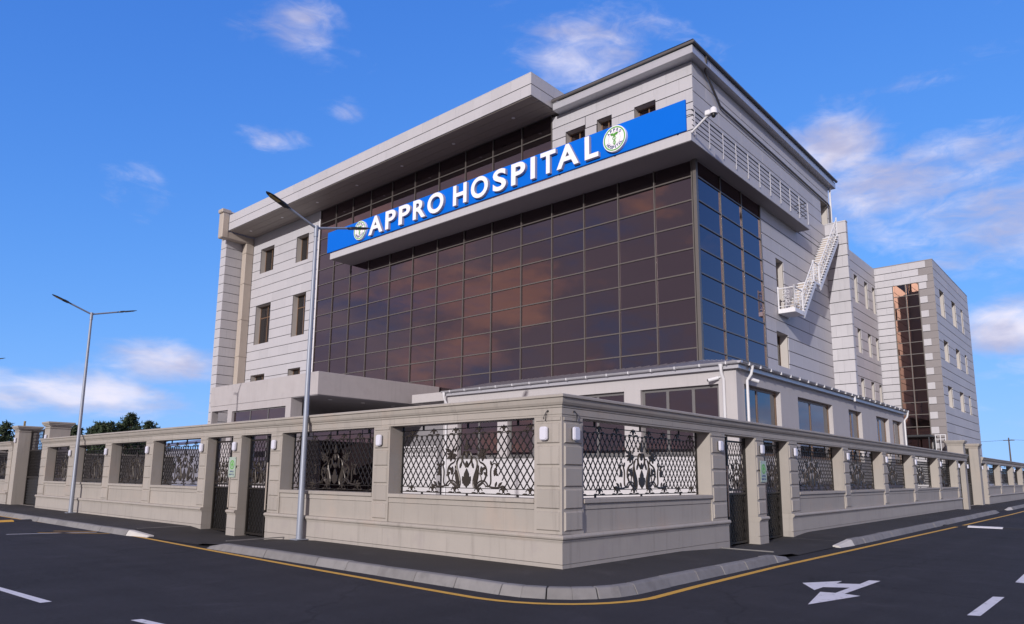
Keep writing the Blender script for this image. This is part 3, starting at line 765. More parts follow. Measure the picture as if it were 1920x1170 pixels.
# ------------------------------------------------------------------ hospital sign
SG = thing('hospital_sign', 'long blue sign board with raised white capital letters and two round emblems', 'sign', (SX, 16, 14.8))
BX = SX-.06
mb = MB(); mb.box(BX-.02, BX+.06, 4.02, 27.92, 14.83, 16.12); part('board', mb, M_SIGNBLUE, SG, bevel=.008)
mb = MB()
for i in range(9): mb.box(BX+.07, BX+.12, 4.4+i*2.9, 4.46+i*2.9, 14.8, 16.05)
part('board_support', mb, M_DARKMET, SG)
def glyph(ch, thick, offset=.018, bevel=0.0):
    c = bpy.data.curves.new('glyph', 'FONT'); c.body = ch; c.size = 1.0; c.extrude = thick/2; c.offset = offset; c.resolution_u = 6
    o = bpy.data.objects.new('glyph', c); COL.objects.link(o)
    dg = bpy.context.evaluated_depsgraph_get(); dg.update()
    me = bpy.data.meshes.new_from_object(o.evaluated_get(dg))
    bpy.data.objects.remove(o); 
    vs = [v.co.copy() for v in me.vertices]; fs = [tuple(p.vertices) for p in me.polygons]; nz = [abs(p.normal.z) for p in me.polygons]
    bpy.data.meshes.remove(me); bpy.data.curves.remove(c)
    return vs, fs, nz
GC = {}
def glyph_mb(ch, fn, u0, u1, v0, v1, thick, off, mi_side=0):
    """glyph scaled into the box u0..u1, v0..v1; fn(u, v, w) -> world"""
    if (ch, off) not in GC: GC[(ch, off)] = glyph(ch, 1.0, off)
    vs, fs, nz = GC[(ch, off)]
    xs = [v.x for v in vs]; ys = [v.y for v in vs]; x0, x1, y0, y1 = min(xs), max(xs), min(ys), max(ys)
    mb = MB()
    mb.v = [tuple(fn(u0+(v.x-x0)/(x1-x0)*(u1-u0), v0+(v.y-y0)/(y1-y0)*(v1-v0), v.z*thick)) for v in vs]
    mb.f = fs; mb.mi = [0 if k > .5 else mi_side for k in nz]
    return mb
LET = [('A', 23.66, 22.40), ('P', 22.16, 21.28), ('P', 21.02, 20.08), ('R', 19.84, 18.86), ('O', 18.70, 17.48), ('H', 16.78, 15.82), ('O', 15.52, 14.37),
       ('S', 14.05, 13.20), ('P', 12.88, 12.02), ('I', 11.70, 11.44), ('T', 11.12, 10.26), ('A', 10.20, 9.00), ('L', 8.68, 7.98)]
for ch, ya, yb in LET:
    ov = .02 if ch in 'OS' else 0
    mb = glyph_mb(ch, lambda u, v, ww: Vector((BX-.11+ww, -u, v)), -ya, -yb, 14.94-ov, 15.99+ov, .16, .027, 1)
    part('letter', mb, [M_SIGNWHITE, M_LETSIDE], SG, label='white raised capital letter %s' % ch)
def disc(mb, fn, r0, r1, w0, w1, n=48):
    if r0 <= 0:
        p = [(r1*math.cos(2*math.pi*i/n), r1*math.sin(2*math.pi*i/n)) for i in range(n)]
        mb.prism(p, fn, w0, w1); return
    o = len(mb.v)
    for w_ in (w0, w1):
        for r_ in (r0, r1):
            for i in range(n): mb.v.append(tuple(fn(r_*math.cos(2*math.pi*i/n), r_*math.sin(2*math.pi*i/n), w_)))
    idx = lambda a, b, i: o+(a*2+b)*n+i % n
    for i in range(n):
        for q in ((idx(0, 0, i), idx(0, 0, i+1), idx(0, 1, i+1), idx(0, 1, i)), (idx(1, 0, i), idx(1, 1, i), idx(1, 1, i+1), idx(1, 0, i+1)),
                  (idx(0, 1, i), idx(0, 1, i+1), idx(1, 1, i+1), idx(1, 1, i)), (idx(0, 0, i), idx(1, 0, i), idx(1, 0, i+1), idx(0, 0, i+1))):
            mb.f.append(q); mb.mi.append(0)
def emblem(parent, fn, rad, thick, small=False):
    """round white disc, green ring, name round the rim, green staff and serpents"""
    mb = MB(); disc(mb, fn, 0, rad, 0, thick); e = part('emblem', mb, M_SIGNWHITE, parent)
    t0 = thick
    mb = MB(); disc(mb, fn, rad*.84, rad*.93, t0, t0+.008); part('ring', mb, M_GREEN, e)
    mb = MB(); disc(mb, fn, rad*.50, rad*.525, t0, t0+.006); part('inner_ring', mb, M_LETSIDE, e)
    L = MB()
    def around(txt, a0, a1, up):
        n = len(txt)
        for i, ch in enumerate(txt):
            a = R(a0+(a1-a0)*(i+.5)/n); rr = rad*.68
            cx, cy = rr*math.cos(a), rr*math.sin(a); ang = a-math.pi/2 if up else a+math.pi/2
            h = rad*.22; wd = h*(.3 if ch == 'I' else .78)
            g = glyph_mb(ch, lambda u, v, ww: fn(cx+u*math.cos(ang)-v*math.sin(ang), cy+u*math.sin(ang)+v*math.cos(ang), t0+.006+ww), -wd/2, wd/2, -h/2, h/2, .012, .02)
            L.add(g.v, g.f)
    around('APPRO', 150, 30, True); around('HOSPITAL', 205, 335, False)
    part('rim_lettering', L, M_NAVY, e)
    c = MB()
    tb = lambda pts, r_: c.tube([fn(x*rad, y*rad, t0+.01) for x, y in pts], r_*rad, 5)
    tb([(0, -.52), (0, .42)], .028)
    for s in (-1, 1):
        tb([(s*.17*math.sin(i/14*math.pi*2.2+.2)*(1-.4*(1-i/14)), -.45+.72*i/14) for i in range(15)], .026)
        for k in range(3): tb([(0, .34-.05*k), (s*(.15), .42-.05*k), (s*(.34-.05*k), .40-.07*k)], .032)
    part('serpent_staff', c, M_GREEN, e)
emblem(SG, lambda u, v, ww: Vector((BX-.02-ww, 24.52-u, 15.47+v)), .56, .14)
emblem(SG, lambda u, v, ww: Vector((BX-.02-ww, 7.19-u, 15.47+v)), .56, .14)

# ------------------------------------------------------------------ annex
XA, YA = 12.23, 2.0
AX = thing('annex_building', 'single storey pale annex with wide windows and grey gutter behind the wall corner', 'building', (XA, YA, 0))
FA = Face('X', XA); FAR = Face('Y', YA)
AZ0, AZ1, ATOP = 2.38, 4.76, 5.22
AW = [(2.64, 5.69), (6.39, 8.95), (9.55, 12.23), (12.81, 15.27)]
hA = [(a, b, AZ0, AZ1) for a, b in AW]
mb = MB(); holed(mb, FA, YA, 16.2, AZ0-.0, ATOP, 0, .4, hA); part('front_wall', mb, M_WALL, AX)
mb = MB(); FA.box(mb, YA, 16.2, -.02, .4, 0, AZ0-.05); part('lower_wall', mb, M_WHITE, AX)
mb = MB(); FA.box(mb, YA-.02, 16.2, -.05, .4, AZ0-.05, AZ0); part('window_sill', mb, M_FRAMEGR, AX)
RWN = [(12.85, 16.1), (17.9, 22.1), (24.4, 26.45), (29.0, 31.4), (32.2, 34.25)]
hR = [(a, b, AZ0, AZ1+.02) for a, b in RWN]
mb = MB(); holed(mb, FAR, XA+.4, 34.75, 0, ATOP, 0, .4, hR); part('side_wall', mb, M_WALL, AX)
mb = MB(); FAR.box(mb, 34.35, 34.75, .4, 2.5, 0, ATOP); part('end_wall', mb, M_WALL, AX)
for a, b in AW: window(AX, FA, a, b, AZ0, AZ1, .14, M_FRAMEGR, M_GLASS, mull=(.33, .66) if b-a > 2.9 else (.5,), fw=.11)
for i, (a, b) in enumerate(RWN): window(AX, FAR, a, b, AZ0, AZ1+.02, .18, M_FRAMEBR, M_GLASSB, mull=(.45,), fw=.11)
# roof sheets and ribs
rz0, rz1 = 5.44, 6.08
mb = MB()
mb.add([(XA-.22, YA-.22, rz0), (XA-.22, 16.0, rz0), (XF-.06, 16.0, rz1), (XF-.06, YR-.06, rz1)], [(0, 1, 2, 3)])
mb.add([(XA-.22, YA-.22, rz0), (XF-.06, YR-.06, rz1), (34.6, YR-.06, rz1), (34.6, YA-.22, rz0)], [(0, 1, 2, 3)])
mb.add([(XA-.22, 16.0, rz0), (XA-.22, 16.0, rz0-.16), (XF-.06, 16.0, rz0-.16), (XF-.06, 16.0, rz1)], [(0, 1, 2, 3)])
part('roof_sheet', mb, M_ROOF, AX)
mb = MB()
for i in range(34):
    y = 2.4+i*.4
    if y < 15.9:
        t = max(0, min(1, (y-(YA-.22))/(YR-YA+.16))); x1 = XA-.22+t*(XF-.06-XA+.22)
        mb.tube([(XA-.2, y, rz0+.02), (x1, y, rz0+.02+(rz1-rz0)*t)], .02, 4)
for i in range(56):
    x = 12.5+i*.4
    t = max(0, min(1, (x-(XA-.22))/(XF-XA+.16))); y1 = YA-.22+t*(YR-.06-YA+.22)
    mb.tube([(x, YA-.2, rz0+.02), (x, y1, rz0+.02+(rz1-rz0)*t)], .02, 4)
part('roof_rib', mb, M_ROOF, AX)
mb = MB(); mb.box(XA-.16, XA+.1, YA-.16, 16.0, ATOP, rz0-.02); mb.box(XA+.1, 34.6, YA-.16, YA+.1, ATOP, rz0-.02); part('eaves_board', mb, M_GUTTER, AX)
def gutter(p, q, n, cuts):
    mb = MB(); prof = [(.075*math.cos(R(a)), .085*math.sin(R(a))) for a in range(180, 361, 30)]
    if n == 'X': mb.prism(prof, lambda u, v, d: (XA-.25+u, d, rz0+v), p, q)
    else: mb.prism(prof, lambda u, v, d: (d, YA-.25+u, rz0+v), p, q)
    g = part('gutter', mb, M_GUTTER, AX, smooth=True)
    for c in cuts:
        b = MB()
        if n == 'X': b.box(XA-.335, XA-.165, c, c+.03, rz0-.092, rz0+.008)
        else: b.box(c, c+.03, YA-.335, YA-.165, rz0-.092, rz0+.008)
        part('gutter_clip', b, M_WMETAL, g)
gutter(YA-.33, 16.1, 'X', [2.2+i*.95 for i in range(15)])
gutter(XA-.33, 34.7, 'Y', [12.6+i*.95 for i in range(24)])
def downpipe(p, out, back, zb=0.0):
    x, y = p; mb = MB()
    mb.tube([(x, y, rz0-.06), (x, y, rz0-.2), (x+back[0]*.15, y+back[1]*.15, rz0-.34), (x+back[0], y+back[1], rz0-.55), (x+back[0], y+back[1], zb)], [.085, .05, .05, .05, .05], 10)
    part('downpipe', mb, M_WMETAL, AX, smooth=True)
downpipe((XA-.25, 2.42), 0, (.18, 0)); downpipe((12.95, YA-.25), 0, (0, .18)); downpipe((34.55, YA-.25), 0, (0, .18)); downpipe((XA-.25, 15.95), 0, (.18, 0))
mb = MB(); mb.tube([(24.6, YA-.25, rz0-.05), (24.6, YA-.25, rz0-.3)], .05, 8); part('gutter_outlet', mb, M_WMETAL, AX)
mb = MB(); mb.box(XA+1.2, XA+1.3, YA+1.4, 16, 0, 5.2); mb.box(XA+1.2, 34.3, YA+1.3, YA+1.4, 0, 5.2); part('inner_wall', mb, M_INT, AX)

# ------------------------------------------------------------------ porch in front of the main door
XP, YP = 7.49, 19.37
PO = thing('entrance_porch', 'large plain plaster entrance porch with a deep flat roof left of the annex', 'porch', (XP, YP, 0))
mb = MB(); mb.box(XP, XF-.05, YP, 29.5, 5.12, 6.17); part('porch_roof', mb, M_PORCH, PO, bevel=.012)
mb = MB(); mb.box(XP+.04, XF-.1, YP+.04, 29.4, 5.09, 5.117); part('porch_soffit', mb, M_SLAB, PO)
FP = Face('X', XP+.006)
mb = MB(); holed(mb, FP, 21.5, 29.4, -.1, 5.11, 0, .35, [(21.95, 27.05, 1.2, 4.76), (27.5, 29.25, 3.2, 4.86)]); mb.box(XP+.356, XP+.6, 21.5, 22.0, 0, 5.1); part('porch_wall', mb, M_PORCH, PO)
window(PO, FP, 21.95, 27.05, 1.2, 4.76, .1, M_FRAMEGR, M_GLASS, mull=(.333, .667), fw=.06)
mb = MB(); mb.box(XP+.4, XF-.3, 29.0, 29.3, 0, 3.6); part('porch_parapet', mb, M_PORCH, PO)
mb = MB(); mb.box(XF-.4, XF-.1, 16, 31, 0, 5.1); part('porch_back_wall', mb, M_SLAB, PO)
FD = Face('X', XF-.75)
window(PO, FD, 22.4, 30.0, .2, 4.9, .1, M_FRAMEGR, M_GLASS, mull=(.25, .5, .75))
for i in range(3):
    mb = MB(); mb.tube([(9+1.9*i, 20.6, 5.075), (9+1.9*i, 20.6, 5.088)], .1, 12); part('downlight', mb, M_SIGNWHITE, PO)
mb = MB(); mb.box(12.5, XF-.08, 15.9, 18.8, 5.08, 5.5); part('side_canopy', mb, M_WALL, PO, bevel=.01)

# white balustrade of the entrance terrace seen through the fence grilles
BA = thing('white_balustrade', 'white terrace balustrade beside the annex, seen through the fence grille', 'balustrade', (12.0, 17.6, 0))
mb = MB(); mb.box(11.9, 12.15, 16.25, 19.2, 0, 2.36); part('terrace_wall', mb, M_WHITE, BA)
mb = MB(); mb.box(11.88, 12.17, 16.22, 19.2, 2.86, 2.95); mb.box(11.9, 12.15, 16.25, 19.2, 2.362, 2.43); part('rail', mb, M_WHITE, BA)
lat = MB(); lat.tube([(12.02, 0, 2.43), (12.02, 0, 2.5), (12.02, 0, 2.6), (12.02, 0, 2.74), (12.02, 0, 2.86)], [.03, .06, .055, .028, .045], 8)
bme = lat.data('baluster', [M_WHITE], smooth=True)
for i in range(16): inst('baluster', bme, BA, (0, 16.4+i*.18, 0))

# ------------------------------------------------------------------ stone boundary wall
GF = {'X': Face('X', 0.0), 'Y': Face('Y', 0.0)}
Z_SILL, Z_LINT, Z_FRZ, Z_TOP = 1.2, 2.70, 2.86, 3.10
PROF_CORN = [(0, 2.86), (-.03, 2.865), (-.035, 2.90), (-.06, 2.91), (-.085, 2.955), (-.095, 3.0), (-.10, 3.03), (-.135, 3.045), (-.135, 3.085), (-.12, 3.10), (.5, 3.10), (.5, 2.86)]
PROF_PLM = [(.4, .442), (-.035, .442), (-.035, .462), (-.05, .466), (-.05, .488), (-.062, .492), (-.085, .51), (-.092, .535), (-.085, .56), (-.06, .58), (-.045, .583), (.4, .583)]
def extr(fc, prof, s0, s1, k0=0.0, k1=0.0):
    mb = MB(); n = len(prof)
    vs = [fc.P(s0+k0*min(d, 0), d, z) for d, z in prof] + [fc.P(s1+k1*min(d, 0), d, z) for d, z in prof]
    return mb.add(vs, [tuple(range(n))[::-1], tuple(range(n, 2*n))] + [(i, (i+1) % n, n+(i+1) % n, n+i) for i in range(n)])
BZ = [(.64, .985), (1.03, 1.385), (1.425, 1.775), (1.815, 2.17), (2.21, 2.59)]
def pillar(wall, fc, a0, a1, zbase=-.2, plinth=True, both=False, ptop=Z_LINT):
    mb = MB(); fc.box(mb, a0, a1, 0, .42, (.585 if plinth else zbase), ptop)
    p = part('pillar', mb, M_FENCE, wall)
    bl = [(z0, z1, fc) for z0, z1 in BZ]
    if both: bl += [(z0, z1, GF['Y']) for z0, z1 in BZ]
    for z0, z1, F in bl:
        b = MB(); i0, i1 = (a0+.035, a1-.06) if F is fc else (.06, .6)
        o = len(b.v)
        e = .022
        vs = [F.P(i0, 0, z0), F.P(i1, 0, z0), F.P(i1, 0, z1), F.P(i0, 0, z1), F.P(i0+e, -.03, z0+e), F.P(i1-e, -.03, z0+e), F.P(i1-e, -.03, z1-e), F.P(i0+e, -.03, z1-e)]
        b.add(vs, [(4, 5, 6, 7), (0, 1, 5, 4), (1, 2, 6, 5), (2, 3, 7, 6), (3, 0, 4, 7)])
        part('stone_block', b, M_FENCE, p)
    for F in ([fc, GF['Y']] if both else [fc]):
        b = MB(); i0, i1 = (a0+.02, a1-.045) if F is fc else (.045, .62)
        F.box(b, i0, i1, -.022, .0, 2.625, 2.69); part('stone_band', b, M_FENCE, p, bevel=.006)
    return p
def plinth(wall, fc, a0, a1, k0=0.0):
    n = max(1, round((a1-a0)/5.2)); st = (a1-a0)/n
    for i in range(n):
        s0, s1 = a0+i*st+(.002 if i else 0), a0+(i+1)*st-.002
        kk = k0 if i == 0 else 0
        part('plinth_moulding', extr(fc, PROF_PLM, s0, s1, kk), M_FENCE, wall)
        part('plinth_block', extr(fc, [(.4, .075), (-.03, .075), (-.03, .44), (.4, .44)], s0, s1, kk), M_PLINTH, wall)
        part('plinth_strip', extr(fc, [(.4, -.22), (-.03, -.22), (-.03, .066), (.02, .066), (.02, .075), (.4, .075)], s0, s1, kk), M_PLINTH, wall)
def lintel(wall, fc, cuts, k0=0.0):
    for i in range(len(cuts)-1):
        s0, s1 = cuts[i]+(.002 if i else 0), cuts[i+1]-.002
        kk = k0 if i == 0 else 0
        part('lintel_stone', extr(fc, [(.42, Z_LINT), (-.006, Z_LINT), (-.006, 2.735), (-.018, 2.74), (-.018, 2.857), (.42, 2.857)], s0, s1, kk), M_FENCE, wall)
        part('cornice_stone', extr(fc, PROF_CORN, s0, s1, kk), M_FENCE, wall)
# wrought iron --------------------------------------------------------------------------
GD = .36
def prof_h(u):   # height of the lattice-free bell round the ornament
    u = abs(u)
    return 0 if u > 1.0 else (.76-.12*u*u if u < .55 else .72*(1-(u-.55)/.47)**.8)
def bars(fc, segs, wd, d0, d1, mb):
    for (u0, v0), (u1, v1) in segs:
        L = math.hypot(u1-u0, v1-v0)
        if L < .01: continue
        nx, ny = -(v1-v0)/L*wd/2, (u1-u0)/L*wd/2
        mb.prism([(u0+nx, v0+ny), (u0-nx, v0-ny), (u1-nx, v1-ny), (u1+nx, v1+ny)], lambda u, v, d: fc.P(u, d, v), d0, d1)
def lattice(fc, a0, a1, z0, z1, c, z_orn, dx=.172, dz=.24, bell=True, wd=.023):
    mb = MB(); k = dz/dx; H = z1-z0
    for sgn in (1, -1):
        u = a0-H/k-1
        start = c-math.ceil((c-a0+H/k)/dx)*dx - (0)
        i = 0
        while True:
            ub = start+i*dx; i += 1
            if ub > a1+H/k: break
            # the line u = ub + sgn*(v-z0)/k
            segs = []; cur = None
            N = 28
            for q in range(N+1):
                v = z0+H*q/N; uu = ub+sgn*(v-z0)/k
                ok = a0 <= uu <= a1 and not (bell and v-z_orn < prof_h(uu-c))
                if ok:
                    if cur is None: cur = [(uu, v), (uu, v)]
                    cur[1] = (uu, v)
                elif cur: segs.append(cur); cur = None
            if cur: segs.append(cur)
            dd = GD+(.0 if sgn > 0 else .013)
            bars(fc, [tuple(s_) for s_ in segs if abs(s_[0][1]-s_[1][1]) > .02], wd, dd, dd+.012, mb)
    return mb
def leaf(mb, P, u, v, ang, ln, wd, lobes=True, th=.016):
    pts = [(0, 0), (.2, .35), (.32, .3), (.45, .5), (.58, .36), (.72, .34), (1.0, 0)] if lobes else [(0, 0), (.3, .4), (.6, .38), (1, 0)]
    poly = pts+[(x, -y) for x, y in pts[-2:0:-1]]
    ca, sa = math.cos(ang), math.sin(ang)
    q = [(u+x*ln*ca-y*wd*sa, v+x*ln*sa+y*wd*ca) for x, y in poly]
    mb.prism(q, P, -th, th*.4)
def flower(mb, P, u, v, r):
    for k in range(7):
        a = k*2*math.pi/7+.3
        leaf(mb, P, u+.2*r*math.cos(a), v+.2*r*math.sin(a), a, r, r*.55, False, .02)
    q = [(u+.32*r*math.cos(i*math.pi/4), v+.32*r*math.sin(i*math.pi/4)) for i in range(8)]; mb.prism(q, P, -.035, 0)
def bez(p0, p1, p2, p3, n=9):
    return [tuple(((1-t)**3*a+3*(1-t)**2*t*b+3*(1-t)*t*t*c+t**3*d) for a, b, c, d in zip(p0, p1, p2, p3)) for t in [i/n for i in range(n+1)]]
def ornament_mb(P, sc=1.0, full=True):
    """symmetrical floral spray: central acanthus, S-stems, flowers and side leaves; P(u, v, d)"""
    mb = MB()
    Q = lambda u, v, d=0: P(u*sc, v*sc, d)
    def stem(pts, r=.017):
        for s in (-1, 1): mb.tube([Q(s*x, y) for x, y in pts], r*1.25, 5)
    def lf(u, v, ang, ln, wd):
        for s in (-1, 1):
            a = R(ang) if s > 0 else math.pi-R(ang)
            leaf(mb, Q, s*u, v, a, ln*.92, wd*.72)
    # centre
    leaf(mb, Q, 0, .0, math.pi/2, .40, .20); leaf(mb, Q, 0, .03, R(60), .24, .14); leaf(mb, Q, 0, .03, R(120), .24, .14)
    leaf(mb, Q, 0, .42, math.pi/2, .14, .10, False)
    stem(bez((.02, .42), (.06, .5), (.16, .52), (.13, .66))); stem(bez((.13, .66), (.10, .78), (.01, .78), (.0, .66)))
    leaf(mb, Q, 0, .60, math.pi/2, .17, .12); leaf(mb, Q, 0, .80, math.pi/2, .22, .09); lf(.0, .78, 50, .14, .06)
    # inner stems with leaves
    stem(bez((.22, .0), (.10, .22), (.42, .42), (.26, .60))); stem(bez((.26, .60), (.2, .68), (.12, .62), (.16, .52)), .011)
    stem(bez((.24, .0), (.32, .1), (.36, .3), (.34, .46)), .012); lf(.24, .04, 76, .38, .15); lf(.20, .4, 110, .16, .08)
    # big S to the flower
    stem(bez((.26, .0), (.62, .10), (.68, .46), (.40, .52)), .016); stem(bez((.40, .52), (.30, .56), (.36, .70), (.46, .68)), .013)
    for s in (-1, 1): flower(mb, Q, s*.47, .68, .115)
    lf(.42, .62, 150, .16, .08); lf(.55, .74, 40, .15, .07); lf(.36, .74, 115, .16, .06)
    stem(bez((.40, .05), (.50, .26), (.30, .30), (.34, .40)), .011); lf(.44, .26, 95, .2, .12); lf(.42, .35, 30, .18, .1)
    # arch at the base and outer branch
    stem(bez((.26, .02), (.36, .19), (.56, .2), (.62, .02)), .014); stem(bez((.30, .02), (.4, .13), (.5, .13), (.56, .02)), .011)
    stem(bez((.58, .04), (.80, .02), (.62, .30), (.72, .44)), .014); stem(bez((.72, .44), (.76, .54), (.86, .5), (.84, .42)), .011)
    lf(.60, .24, 140, .15, .09); lf(.84, .42, 255, .2, .13); lf(.82, .46, 20, .13, .07); lf(.78, .32, 330, .16, .09); lf(.72, .45, 110, .12, .07)
    stem(bez((.66, .03), (.82, .0), (.92, .02), (1.0, .04)), .016); lf(.9, .04, 40, .15, .08); lf(.95, .03, 5, .16, .08); lf(.82, .03, 70, .12, .07)
    return mb
def clip_mb(P):
    mb = MB()
    for s in (-1, 1):
        pts = [(s*(.06+.05*math.cos(t*.7)), .05+.045*math.sin(t*.7)) for t in range(9)]
        mb.tube([P(x, y, 0) for x, y in pts], .010, 4)
        leaf(mb, P, s*.09, .01, 0 if s > 0 else math.pi, .10, .05, False)
        leaf(mb, P, s*.04, .075, R(70) if s > 0 else R(110), .06, .04, False)
    leaf(mb, P, 0, .02, math.pi/2, .13, .07, False)
    return mb
ORN = {}; CLIP = {}
for ax in 'XY':
    F = Face(ax, 0)
    ORN[ax] = ornament_mb(lambda u, v, d, F=F: F.P(u, d, v)).data('ornament', [M_BRONZE])
    CLIP[ax] = clip_mb(lambda u, v, d, F=F: F.P(u, d, v)).data('rail_clip', [M_BRONZE])
def grille(wall, fc, a0, a1, detail=True):
    c = (a0+a1)/2; zb, zt = 1.36, 2.47
    fr = MB()
    for z, h in ((1.245, .018), (1.352, .015), (2.48, .015), (2.60, .018)): fc.box(fr, a0, a1, GD-.008, GD+.02, z-h/2, z+h/2)
    for a in (a0+.02, a1-.05): fc.box(fr, a, a+.03, GD-.01, GD+.022, 1.2, 2.7)
    for q in (-.33, 0, .33):
        a = c+q*(a1-a0); fc.box(fr, a-.02, a+.02, GD-.01, GD+.02, 1.2, 1.24); fc.box(fr, a-.02, a+.02, GD-.01, GD+.02, 2.605, 2.7)
    g = part('grille', fr, M_IRON, wall)
    part('lattice', lattice(fc, a0+.05, a1-.05, zb, zt, c, zb), M_IRON, g)
    inst('ornament', ORN[fc.ax], g, fc.P(c, GD-.01, zb))
    if detail:
        n = max(3, int((a1-a0)/.62))
        for i in range(n):
            a = c+(i-(n-1)/2)*(a1-a0)/n*.98
            inst('rail_clip', CLIP[fc.ax], g, fc.P(a, GD-.01, 1.25)); inst('rail_clip', CLIP[fc.ax], g, fc.P(a, GD-.01, 2.485))
    return g
def low_wall(wall, fc, a0, a1):
    mb = MB(); fc.box(mb, a0, a1, .035, .4, .585, 1.0); part('parapet_stone', mb, M_FENCE, wall)
    mb = MB(); fc.box(mb, a0, a1, .02, .4, 1.008, 1.115); part('parapet_band', mb, M_FENCE, wall)
    mb = MB(); fc.box(mb, a0, a1, -.025, .42, 1.118, Z_SILL); part('sill', mb, M_FENCE, wall, bevel=.008)
def gate(fc, a0, a1, label, z1=Z_LINT, zb=-.135, d=.3, open_leaf=False, cat='gate', name='gate', group=None, handle=True):
    t = thing(name, label, cat, fc.P((a0+a1)/2, d, zb), group)
    fr = MB(); H = z1-zb; zm = zb+.46*H
    for a, wd in ((a0+.01, .06), (a1-.07, .06), (a0+(a1-a0)*.36, .07)): fc.box(fr, a, a+wd, d-.03, d+.04, zb+.02, z1-.02)
    for z in (zb+.05, zm, zm+.1, z1-.16): fc.box(fr, a0+.07, a1-.07, d-.02, d+.03, z, z+.05)
    part('frame', fr, M_IRON, t)
    pl = MB(); fc.box(pl, a0+.07, a1-.07, d+.045, d+.052, zb+.1, zm); part('lower_plate', pl, M_PLATE, t)
    global GD
    keep = GD; GD = d
    lt = lattice(fc, a0+.07, a1-.07, zb+.1, z1-.17, (a0+a1)/2, zb+.46*H+.15, dx=.16, dz=.26, bell=False, wd=.014)
    part('lattice', lt, M_IRON, t)
    GD = keep
    c = a0+(a1-a0)*.68
    o = inst('ornament', ORN[fc.ax], t, fc.P(c, d-.01, zm+.15)); o.scale = (.5, .5, .8)
    if handle:
        h = MB(); ah = a0+(a1-a0)*.30
        p = lambda dd, z: fc.P(ah, dd, z)
        h.tube([p(d-.08, zm-.55), p(d-.08, zm+.75)], .02, 8); h.tube([p(d-.08, zm-.4), p(d-.02, zm-.4)], .012, 6); h.tube([p(d-.08, zm+.6), p(d-.02, zm+.6)], .012, 6)
        part('pull_handle', h, M_TAN, t)
    return t
def capital(wall, x0, x1, y0, y1, ztop):
    mb = MB(); mb.box(x0, x1, y0, y1, -.2, ztop-.3); p = part('gate_pier', mb, M_FENCE, wall)
    for i, (e, z0, z1) in enumerate(((.03, ztop-.3, ztop-.26), (.0, ztop-.26, ztop-.2), (.05, ztop-.2, ztop-.14), (.10, ztop-.14, ztop-.08), (.13, ztop-.08, ztop))):
        mb = MB(); mb.box(x0-e, x1+e, y0-e, y1+e, z0, z1); part('cap_course', mb, M_FENCE, p, bevel=.008)
    return p

# left run ------------------------------------------------------------------------------------
WL = thing('boundary_wall', 'long beige stone boundary wall with ironwork bays along the left-hand street', 'wall', (0, 0, 0))
PL = [(0, .645), (4.89, 5.48), (9.43, 10.01), (11.63, 12.13), (13.70, 14.20), (17.70, 18.33), (21.50, 22.15), (25.50, 26.20), (29.10, 29.90)]
FXW = GF['X']; FYW = GF['Y']
for i, (a, b) in enumerate(PL):
    if i == 0:
        mb = MB(); mb.box(0, .645, 0, .645, .585, Z_LINT)
    pillar(WL, FXW, a, b, plinth=True, both=(i == 0))
mb = MB(); mb.box(.42, .66, .0, .645, -.2, Z_LINT-.002); part('pillar_return', mb, M_FENCE, WL)
plinth(WL, FXW, 0, 10.01, k0=1.0); plinth(WL, FXW, 11.63, 12.13); plinth(WL, FXW, 13.70, 29.9)
lintel(WL, FXW, [0, 2.7, 5.2, 9.7, 11.9, 13.95, 18.0, 21.8, 25.85, 29.9], k0=1.0)
for i in (0, 1, 4, 5, 6, 7):
    a, b = PL[i][1], PL[i+1][0]
    low_wall(WL, FXW, a, b); grille(WL, FXW, a, b, detail=i < 6)
capital(WL, .02, .85, 29.15, 29.88, 3.86)
gate(FXW, 10.01, 11.63, 'dark iron gate nearest the tall lamp post in the left-hand wall')
gate(FXW, 12.13, 13.70, 'dark iron gate left of the green wall plaque in the left-hand wall')
# beyond the vehicle gate on the left
W2 = thing('boundary_wall', 'short beige stone wall at the far left beyond the vehicle gate', 'wall', (0, 33.9, 0))
capital(W2, .02, .9, 33.9, 34.6, 3.86)
mb = MB(); mb.box(.25, .33, 34.2, 34.28, 3.86, 4.05); mb.tube([(.29, 34.24, 4.05), (.29, 34.24, 4.12)], .05, 8); part('signal_lamp', mb, M_GOLD, W2)
for a, b in ((34.62, 35.3), (39.2, 39.8), (44.0, 44.6)): pillar(W2, FXW, a, b)
plinth(W2, FXW, 34.62, 60); lintel(W2, FXW, [34.62, 39.5, 44.3, 60])
for a, b in ((35.3, 39.2), (39.8, 44.0)): low_wall(W2, FXW, a, b); grille(W2, FXW, a, b, False)
mb = MB(); mb.box(0, .4, 44.6, 60, .585, 2.7); part('parapet_stone', mb, M_FENCE, W2)
def vehicle_gate(fc, a0, a1, d, label, ztop=3.75):
    t = thing('vehicle_gate', label, 'gate', fc.P((a0+a1)/2, d, -.1))
    fr = MB()
    for a in (a0+.02, (a0+a1)/2-.05, a1-.12): fc.box(fr, a, a+.1, d-.03, d+.05, -.1, ztop-.1)
    for z in (-.05, 1.3, 2.6, ztop-.2): fc.box(fr, a0+.12, a1-.12, d-.02, d+.04, z, z+.08)
    part('frame', fr, M_IRON, t)
    pl = MB(); fc.box(pl, a0+.12, a1-.12, d+.045, d+.055, .03, 2.6); part('steel_sheet', pl, M_PLATE, t)
    for i in range(9):
        b = MB(); fc.box(b, a0+.12, a1-.12, d+.02, d+.044, .08+i*.13, .15+i*.13); part('slat', b, M_DARKMET, t)
    global GD
    keep = GD; GD = d
    part('lattice', lattice(fc, a0+.12, a1-.12, 1.4, ztop-.2, (a0+a1)/2, 0, dx=.2, dz=.3, bell=False), M_IRON, t)
    GD = keep
